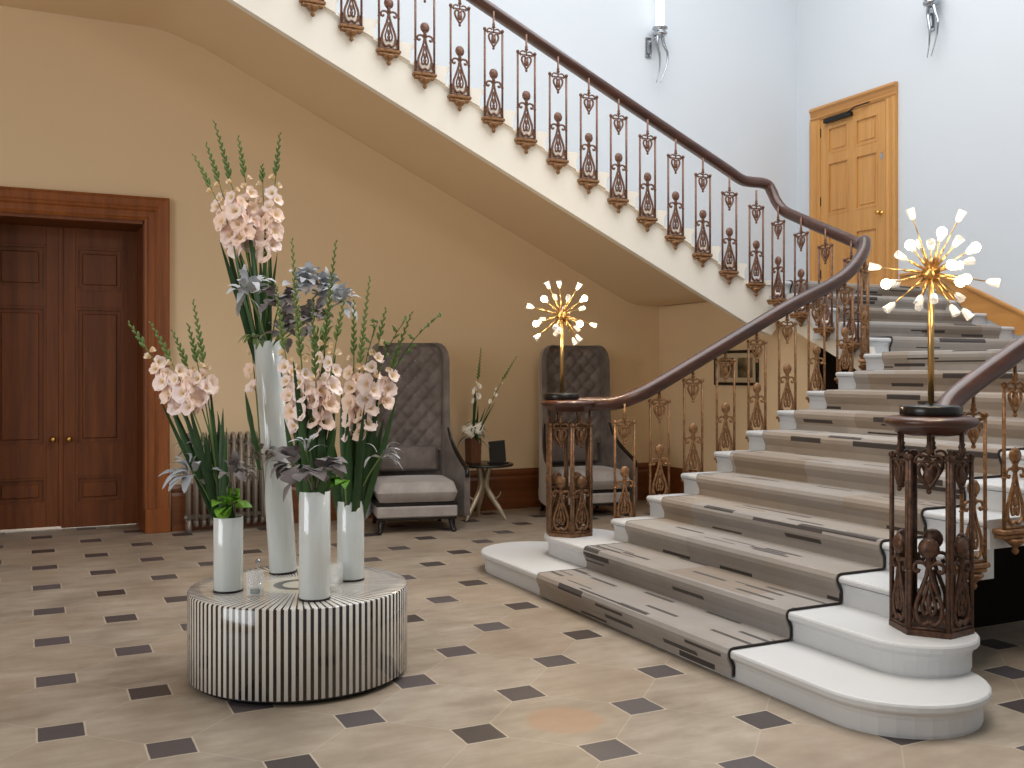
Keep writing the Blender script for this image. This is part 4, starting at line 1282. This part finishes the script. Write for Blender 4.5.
# ------------------------------------------------------------------ wing chairs
def porter_chair(label, x, y, rz):
    g = thing('wing_chair', label, 'chair', (x, y, 0), rz, None)
    Wd, D, H = 0.80, 0.70, 1.79            # front faces -Y, back at y=+D/2
    hw = Wd / 2; yb = 0.33; rc = 0.16
    def depth(z):      # how far the wings come forward of the back
        if z > 1.0: return 0.24 - 0.05 * (z - 1.0)
        t = (1.0 - z) / 0.45
        t = min(1, max(0, t)); return 0.24 + 0.40 * (t ** 2.2)
    def plan(z, ins, n=28):
        w_ = hw - ins; b_ = yb - ins
        dp = depth(z); r_ = max(0.02, rc - ins * 0.6)
        y0 = yb - dp
        # flare of the arm fronts
        t_ = min(1, max(0, (1.0 - z) / 0.42)); fl = 0.12 * t_ ** 1.6
        pts_ = []
        for i in range(7): pts_.append((-w_ - fl * (1 - i / 7) ** 0.8, y0 + (b_ - r_ - y0) * i / 7))
        for i in range(7):
            a = PI - i / 6 * PI / 2
            pts_.append((-w_ + r_ + r_ * math.cos(a), b_ - r_ + r_ * math.sin(a)))
        for i in range(1, 6): pts_.append((-w_ + r_ + (2 * (w_ - r_)) * i / 6, b_))
        for i in range(7):
            a = PI / 2 - i / 6 * PI / 2
            pts_.append((w_ - r_ + r_ * math.cos(a), b_ - r_ + r_ * math.sin(a)))
        for i in range(1, 8): pts_.append((w_ + fl * (i / 7) ** 0.8, b_ - r_ + (y0 - (b_ - r_)) * i / 7))
        return pts_
    zs_ = [0.13, 0.30, 0.40, 0.50, 0.55, 0.585, 0.62, 0.66, 0.71, 0.77, 0.85, 0.95, 1.05, 1.2, 1.35, 1.5, 1.62, 1.70, 1.75, 1.78, 1.79]
    def shrink(z):
        d_ = max(0, z - 1.62) / 0.17
        return 0.12 * (1 - math.sqrt(max(0, 1 - d_ * d_)))
    def rows(ins):
        out = []
        for z in zs_:
            sh = shrink(z)
            k_ = (hw - sh) / hw
            out.append([Vector((px * k_, py - (0.0), z)) for px, py in plan(z, ins)])
        return out
    th = 0.055
    ro, ri = rows(0.0), rows(th)
    m = MB()
    m.grid(ro, True, flip=True)
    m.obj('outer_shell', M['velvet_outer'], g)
    m = MB()
    m.grid(ri, True)
    m.grid([ro[-1], ri[-1]], True, flip=True)
    m.grid([[r_[0] for r_ in ro], [r_[0] for r_ in ri]], False)
    m.grid([[r_[-1] for r_ in ro], [r_[-1] for r_ in ri]], False, flip=True)
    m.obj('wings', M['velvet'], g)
    # dark edge trim following the front of the wings and arms
    for j in (0, -1):
        tr = MB()
        tr.tube([(ro[i][j] + ri[i][j]) / 2 + Vector((0, -0.006, 0)) for i in range(3, 12)], [0.022] * 6 + [0.016, 0.012, 0.008], 8)
        tr.obj('arm_trim', M['black'], g)
    # buttoned back
    bk = MB(); nx, nz = 36, 60; P = []
    bw = hw - th - 0.015
    for i in range(nx + 1):
        row = []
        for k_ in range(nz + 1):
            u = i / nx; v = k_ / nz
            z = 0.72 + 1.03 * v
            sh = shrink(z)
            x_ = (-bw + sh * 0.9) + 2 * (bw - sh * 0.9) * u
            a = x_ / 0.145; b_ = z / 0.17
            p1 = abs((a + b_) - round(a + b_)); p2 = abs((a - b_) - round(a - b_))
            dd = min(p1, p2); btn = math.hypot(p1, p2)
            tuft = 0.030 * min(1, dd / 0.28) ** 0.7 + 0.012 * min(1, btn / 0.3)
            edge = min(1, min(u, 1 - u) / 0.12) ** 0.5 * min(1, (1 - v) / 0.05 + 0.05) ** 0.5
            y_ = yb - th - 0.005 + 0.10 * (abs(x_) / bw) ** 4 * -0.6 - tuft * edge - 0.012
            row.append(Vector((x_, y_, z)))
        P.append(row)
    bk.grid(P, True)
    bo = bk.obj('backrest', M['velvet'], g)
    bt = MB()
    for i in range(-4, 5):
        for k_ in range(7, 22):
            if (i + k_) % 2: continue
            x_ = i * 0.145 / 2; z = k_ * 0.17 / 2
            if abs(x_) > bw - 0.06 or z < 0.78 or z > 1.70: continue
            bt.sphere((x_, yb - th - 0.022, z), 0.011, 8, 6, sy=0.6)
    bt.obj('tufting', M['velvet_light'], bo)
    # lumbar panel
    def cushion(x0, x1, y0, y1, z0, z1, puff, n=24, mm=None):
        c_ = mm or MB()
        for top in (1, -1):
            P_ = []
            for i in range(n + 1):
                row = []
                for k_ in range(n + 1):
                    u = i / n * 2 - 1; v = k_ / n * 2 - 1
                    e = (1 - abs(u) ** 26) ** 0.5 * (1 - abs(v) ** 26) ** 0.5
                    e = max(0, e)
                    zc = (z0 + z1) / 2; hz = (z1 - z0) / 2
                    row.append(Vector((x0 + (x1 - x0) * i / n, y0 + (y1 - y0) * k_ / n, zc + top * (hz * e + puff * e * (1 - u * u) * (1 - v * v) * (1 if top > 0 else 0)))))
                P_.append(row)
            c_.grid(P_, True, flip=(top < 0))
        return c_
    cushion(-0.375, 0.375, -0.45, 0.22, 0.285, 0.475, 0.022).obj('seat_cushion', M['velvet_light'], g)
    lc = cushion(-0.30, 0.30, -0.12, 0.12, -0.05, 0.05, 0.02)
    Ml = Matrix.Translation((0, 0.215, 0.64)) @ Matrix.Rotation(math.radians(78), 4, 'X')
    lc.v = [tuple(Ml @ Vector(p_)) for p_ in lc.v]
    lc.obj('lumbar_cushion', M['velvet'], g)
    MB().box(-0.38, 0.38, -0.41, 0.28, 0.25, 0.288, 0, 0.008).obj('seat_platform', M['black'], g)
    MB().box(-0.378, 0.378, -0.42, 0.28, 0.145, 0.25, 0, 0.012).obj('seat_rail', M['velvet_light'], g)
    MB().box(-0.372, 0.372, -0.41, 0.27, 0.12, 0.147, 0, 0.006).obj('base_rail', M['black'], g)
    for sx in (-1, 1):
        l = MB(); l.tube(catmull([(sx * 0.33, -0.37, 0.14), (sx * 0.332, -0.375, 0.09), (sx * 0.34, -0.39, 0.04), (sx * 0.355, -0.41, 0.0)], 4), [0.036 - 0.016 * i / 12 for i in range(13)], 8)
        l.obj('leg', M['black'], g)
        l = MB(); l.tube(catmull([(sx * 0.31, 0.24, 0.14), (sx * 0.315, 0.26, 0.07), (sx * 0.33, 0.29, 0.0)], 5), [0.034 - 0.016 * i / 10 for i in range(11)], 8)
        l.obj('leg', M['black'], g)
    return g


porter_chair('tall grey velvet wing chair right of the flowers with a pale seat', 3.37, 9.16, math.radians(-12))
porter_chair('tall grey velvet wing chair behind the far newel and its lamp', 5.33, 9.28, math.radians(-6))

# ------------------------------------------------------------------ side table with vase and tablet
STX, STY = 4.20, 9.30
stb = thing('side_table', 'small dark topped side table on three silvery branch legs', 'table', (STX, STY, 0))
MB().lathe([(0.30, 0.545), (0.31, 0.55), (0.31, 0.565), (0.30, 0.57), (0.001, 0.57)], 36).obj('tabletop', M['black'], stb)
for i in range(3):
    a = math.radians(200 + 120 * i)
    l = MB(); ca, sa = math.cos(a), math.sin(a)
    l.tube(catmull([(ca * 0.24, sa * 0.24, 0.0), (ca * 0.18, sa * 0.18, 0.10), (ca * 0.11, sa * 0.11, 0.20), (ca * 0.035, sa * 0.035, 0.33), (ca * 0.04, sa * 0.04, 0.44), (ca * 0.07, sa * 0.07, 0.55)], 4), [0.014, 0.016, 0.018, 0.021, 0.023, 0.025, 0.027, 0.028, 0.030, 0.031, 0.031, 0.032, 0.032, 0.031, 0.030, 0.030, 0.029, 0.028, 0.027, 0.026, 0.025], 8)
    l.tube(catmull([(ca * 0.11, sa * 0.11, 0.20), (ca * 0.17 + 0.03 * sa, sa * 0.17 - 0.03 * ca, 0.24), (ca * 0.2 + 0.05 * sa, sa * 0.2 - 0.05 * ca, 0.29)], 4), [0.013, 0.012, 0.011, 0.010, 0.009, 0.008, 0.007, 0.006, 0.004], 7)
    l.obj('leg', M['antler'], stb)
vx, vy = 4.14, 9.42
bv = thing('square_vase', 'brown wooden vase with white flowers on the small side table', 'vase', (vx, vy, 0.57))
m = MB(); m.lathe([(0.078, 0.0), (0.082, 0.004), (0.088, 0.25), (0.080, 0.252), (0.075, 0.02), (0.001, 0.02)], 4, a0=PI / 4 + 0.2, smooth=False); m.obj('body', M['vase_brown'], bv)
tb = thing('tablet', 'black tablet screen propped up on the small side table', 'tablet', (4.33, 9.22, 0.572), math.radians(-35))
Mt = Matrix.Rotation(math.radians(-18), 4, 'X') @ Matrix.Rotation(math.radians(-7), 4, 'Y')
MB().box(-0.085, 0.085, -0.006, 0.006, 0.008, 0.235, 0, 0.003, Mt).obj('body', M['black'], tb)
MB().box(-0.077, 0.077, -0.0075, -0.006, 0.018, 0.226, 0, 0.0, Mt).obj('screen', M['screen'], tb)
m = MB(); m.box(-0.11, 0.11, -0.03, 0.03, 0.0, 0.012, 0, 0.003); m.tube([(0, 0.09, 0.2), (0, 0.16, 0.004)], 0.006, 6); m.obj('stand', M['black'], tb)
vt = Vector((vx, vy, 0.83))
for i in range(4):
    a = i * PI / 2 + 0.4
    c_ = vt + Vector((0.06 * math.cos(a), 0.06 * math.sin(a) - 0.02, 0.06 + 0.02 * (i % 2)))
    f = thing('rose', ('white rose at the front left of', 'white rose at the back right of', 'white rose at the back left of', 'white rose at the front right of')[(2, 1, 0, 3)[i]] if False else 'white rose bunched with others in the brown vase', 'flower', c_, 0, 'white roses in the brown vase')
    h_ = MB()
    for j in range(14):
        d_ = Vector((math.cos(j * 2.4) * (0.15 + j * 0.05), math.sin(j * 2.4) * (0.15 + j * 0.05), 1)).normalized()
        s_ = 0.020 + 0.0016 * j
        q = rot_to(d_, j * 1.3).to_matrix()
        rr_ = []
        for u in range(5):
            rr_.append([q @ Vector((s_ * math.sin((w_ - 2) * 0.42) * (0.4 + 0.3 * u) * 0.9, s_ * (0.9 - 0.12 * u) * math.cos((w_ - 2) * 0.35) * 0.8, s_ * (0.35 * u - 0.5) * 1.2)) for w_ in range(5)])
        h_.grid(rr_, True)
    h_.sphere((0, 0, 0), 0.026, 10, 7)
    h_.obj('bloom', M['petal_white'], f).scale = (1.9, 1.9, 1.9)
    sm_ = MB(); sm_.tube([(0, 0, -0.02), ((vt.x - c_.x) * 0.7, (vt.y - c_.y) * 0.7, -0.14)], 0.004, 6); sm_.obj('stalk', M['leaf'], f)
gladiolus('white flowered spike standing upright in the brown vase', vt - Vector((0, 0, .10)), at(481, 348, 9.9), .42, .66, 5, 3, 'w', None, 0.05, 0.8, 0.012)
gladiolus('thin white budded spike leaning right from the brown vase', vt - Vector((0, 0, .10)), at(517, 356, 9.8), .45, .72, 4, 2, 'w', None, 0.1, 0.55, 0.012)
foliage('green_leaf_sprig', 'dark spiky leaves around the white roses in the brown vase', vt - Vector((0, 0, .05)), vt + Vector((0, 0, 0.06)), 0.09, 34, 0.14, 0.009, M['leaf'], M['stem'], 1, bias=(0, -.2, .2))
foliage('silver_leaf_sprig', 'fine silver sprays around the white roses in the brown vase', vt - Vector((0, 0, .05)), vt + Vector((0.02, 0, 0.03)), 0.10, 22, 0.12, 0.008, M['silver_leaf'], M['stem'], 3, bias=(0, -.2, 0))

# ------------------------------------------------------------------ starburst lamps
def lamp(label, x, y, zb, stem_h, rad, seed, light, named):
    g = thing('starburst_lamp', label, 'lamp', (x, y, zb))
    rr = random.Random(seed)
    MB().lathe([(0.001, 0.0), (0.135, 0.0), (0.138, 0.004), (0.138, 0.040), (0.132, 0.046), (0.03, 0.048), (0.022, 0.056), (0.001, 0.056)], 40).obj('base', M['black'], g)
    MB().tube([(0, 0, 0.05), (0, 0, stem_h)], 0.0145, 12).obj('pole', M['gold'], g)
    hz = Vector((0, 0, stem_h))
    MB().sphere(hz, 0.040, 18, 12).obj('hub', M['gold'], g)
    tc = Vector((-x, -y, 0)).normalized(); rt = Vector((-tc.y, tc.x, 0))
    for i, (a, e, ln, on) in enumerate(named):
        a = math.radians(a); e = math.radians(e)
        d = (rt * math.cos(a) * math.cos(e) + Vector((0, 0, 1)) * math.sin(a) * math.cos(e) + tc * math.sin(e)).normalized()
        L = rad * ln
        arm = MB(); arm.tube([hz + d * 0.03, hz + d * (L - 0.05)], 0.0030, 8)
        arm.tube([hz + d * 0.04, hz + d * 0.12], 0.0065, 8)
        ao = arm.obj('arm', M['gold'], g)
        q = rot_to(d, rr.uniform(0, 3)).to_matrix().to_4x4()
        Mq = Matrix.Translation(hz + d * (L - 0.055)) @ q
        cup = MB(); cup.lathe([(0.005, -0.004), (0.010, 0.0), (0.015, 0.010), (0.021, 0.050), (0.018, 0.052), (0.013, 0.014), (0.001, 0.010)], 6, M=Mq, smooth=False)
        cup.obj('glass_cup', M['bulb_off'], ao)
        if on:
            b_ = MB(); b_.sphere(hz + d * (L - 0.012), 0.023, 12, 9); b_.obj('bulb', M['bulb_on'], ao)
            lo = bpy.data.lights.new('bulb_light', 'POINT'); lo.energy = light; lo.color = (1.0, 0.74, 0.42); lo.shadow_soft_size = 0.03
            lob = bpy.data.objects.new('bulb_light', lo); COL.objects.link(lob); lob.parent = ao; lob.location = hz + d * (L + 0.03)
    return g


SPIKES = [(75, 35, 0.8, 1), (12, 62, 0.7, 1), (107, 10, 1.12, 0), (64, 8, 1.10, 0), (172, 5, 0.98, 0), (-12, 5, 1.05, 0), (222, 18, 0.98, 0), (-62, 18, 0.86, 0), (-52, 5, 0.98, 0), (128, 55, 0.9, 1), (28, 25, 0.85, 1), (48, 40, 0.85, 0), (196, 30, 0.85, 1), (-28, 58, 0.95, 1), (-18, 45, 0.8, 1), (-110, 40, 0.75, 0), (-85, 50, 0.8, 0), (20, -40, 0.9, 0), (110, -45, 0.9, 0), (190, -45, 0.9, 0), (250, -50, 0.9, 0), (-40, -45, 0.9, 0), (80, -75, 0.9, 0), (90, 60, 0.85, 0), (150, 30, 0.7, 0), (5, 60, 0.85, 0)]
lamp('starburst lamp on the near newel cap, in front of the steps', 3.80, 3.34, 1.298, 0.665, 0.285, 3, 2.0, SPIKES)
SP2 = [(115, 10, 1.05, 0), (95, 15, 1.0, 0), (60, 8, 1.05, 0), (165, 5, 1.05, 0), (-18, 5, 1.05, 0), (222, 10, 1.05, 0), (-55, 20, 0.98, 0), (-65, 5, 0.95, 0), (140, 40, 0.9, 1), (35, 25, 0.9, 1), (68, 55, 0.9, 0), (200, 25, 0.9, 1), (-30, 50, 0.95, 1), (-100, 45, 0.75, 0), (245, 55, 0.8, 0), (20, -40, 0.9, 0), (110, -45, 0.9, 0), (190, -45, 0.9, 0), (250, -50, 0.9, 0), (-40, -45, 0.9, 0), (80, -75, 0.9, 0)]
lamp('starburst lamp on the far newel cap, in front of the grey wing chair', 3.575, 6.50, 1.298, 0.625, 0.26, 5, 8.0, SP2)

# ------------------------------------------------------------------ wall sconces
def sconce(label, x, y, z, rz):
    g = thing('wall_sconce', label, 'wall light', (x, y, z), rz)       # local: wall at y=0, room towards -y
    m = MB(); m.box(-0.10, -0.02, -0.02, 0.0, -0.16, 0.08, 0, 0.006); m.box(-0.09, -0.03, -0.05, -0.02, -0.12, 0.04, 0, 0.01); m.obj('back_plate', M['chrome'], g)
    m = MB(); m.tube([(-0.06, -0.03, 0.0), (-0.03, -0.10, 0.05), (0.03, -0.12, 0.08)], 0.010, 8)
    m.lathe([(0.02, 0.06), (0.075, 0.085), (0.085, 0.10), (0.085, 0.115), (0.06, 0.12), (0.06, 0.15), (0.09, 0.16), (0.09, 0.175), (0.05, 0.18)], 20, (0.03, -0.12, 0)); m.obj('gallery', M['chrome'], g)
    m = MB()
    m.tube(catmull([(0.0, -0.12, 0.09), (-0.01, -0.12, -0.02), (0.02, -0.13, -0.16), (0.015, -0.13, -0.32), (-0.02, -0.12, -0.47)], 6), [0.024 - 0.02 * i / 24 for i in range(25)], 8)
    m.tube(catmull([(0.06, -0.12, 0.09), (0.09, -0.12, -0.02), (0.13, -0.13, -0.12), (0.11, -0.13, -0.28), (0.03, -0.12, -0.47)], 6), [0.024 - 0.02 * i / 24 for i in range(25)], 8)
    m.obj('horn', M['chrome'], g)
    MB().lathe([(0.045, 0.175), (0.05, 0.19), (0.05, 0.75), (0.04, 0.77), (0.001, 0.772)], 20, (0.03, -0.12, 0)).obj('light_tube', M['candle_tube'], g)
    return g


sconce('chrome wall sconce with a white tube left of the stairwell corner', 6.66, YB, 5.36, 0)
sconce('chrome wall sconce with a white tube high above the oak door', XR, 7.72, 5.36, -PI / 2)

# ------------------------------------------------------------------ light
wd = bpy.data.worlds.new('world'); sc.world = wd; wd.use_nodes = True
bg = wd.node_tree.nodes['Background']; bg.inputs[0].default_value = (0.92, 0.96, 1.0, 1); bg.inputs[1].default_value = 0.33


def area(name, loc, rot, sx, sy, e, col):
    l = bpy.data.lights.new(name, 'AREA'); l.shape = 'RECTANGLE'; l.size = sx; l.size_y = sy; l.energy = e; l.color = col
    o = bpy.data.objects.new(name, l); COL.objects.link(o); o.location = loc; o.rotation_euler = rot
    return o


area('roof_light', ((lx0 + lx1) / 2, (ly0 + ly1) / 2, 8.1), (0, 0, 0), lx1 - lx0, ly1 - ly0, 560, (0.965, 0.98, 1.0))
area('window_light', (-5.05, (wy0 + wy1) / 2, (wz0 + wz1) / 2), (0, -PI / 2, 0), wz1 - wz0, wy1 - wy0, 190, (0.90, 0.95, 1.0))
area('passage_light', (0.3, YB + T + 0.9, 2.6), (0, 0, 0), 1.2, 0.6, 60, (1.0, 0.97, 0.92))
# unseen fill light added above the view to warm the cream wall
pl_ = bpy.data.lights.new('warm_fill', 'POINT'); pl_.energy = 92; pl_.color = (1.0, 0.92, 0.81); pl_.shadow_soft_size = 0.35
po = bpy.data.objects.new('warm_fill', pl_); COL.objects.link(po); po.location = (2.7, 2.6, 4.0)

vs = sc.view_settings
vs.view_transform = 'Standard'; vs.look = 'None'; vs.gamma = 1.0; vs.exposure = 0.0; vs.use_curve_mapping = False
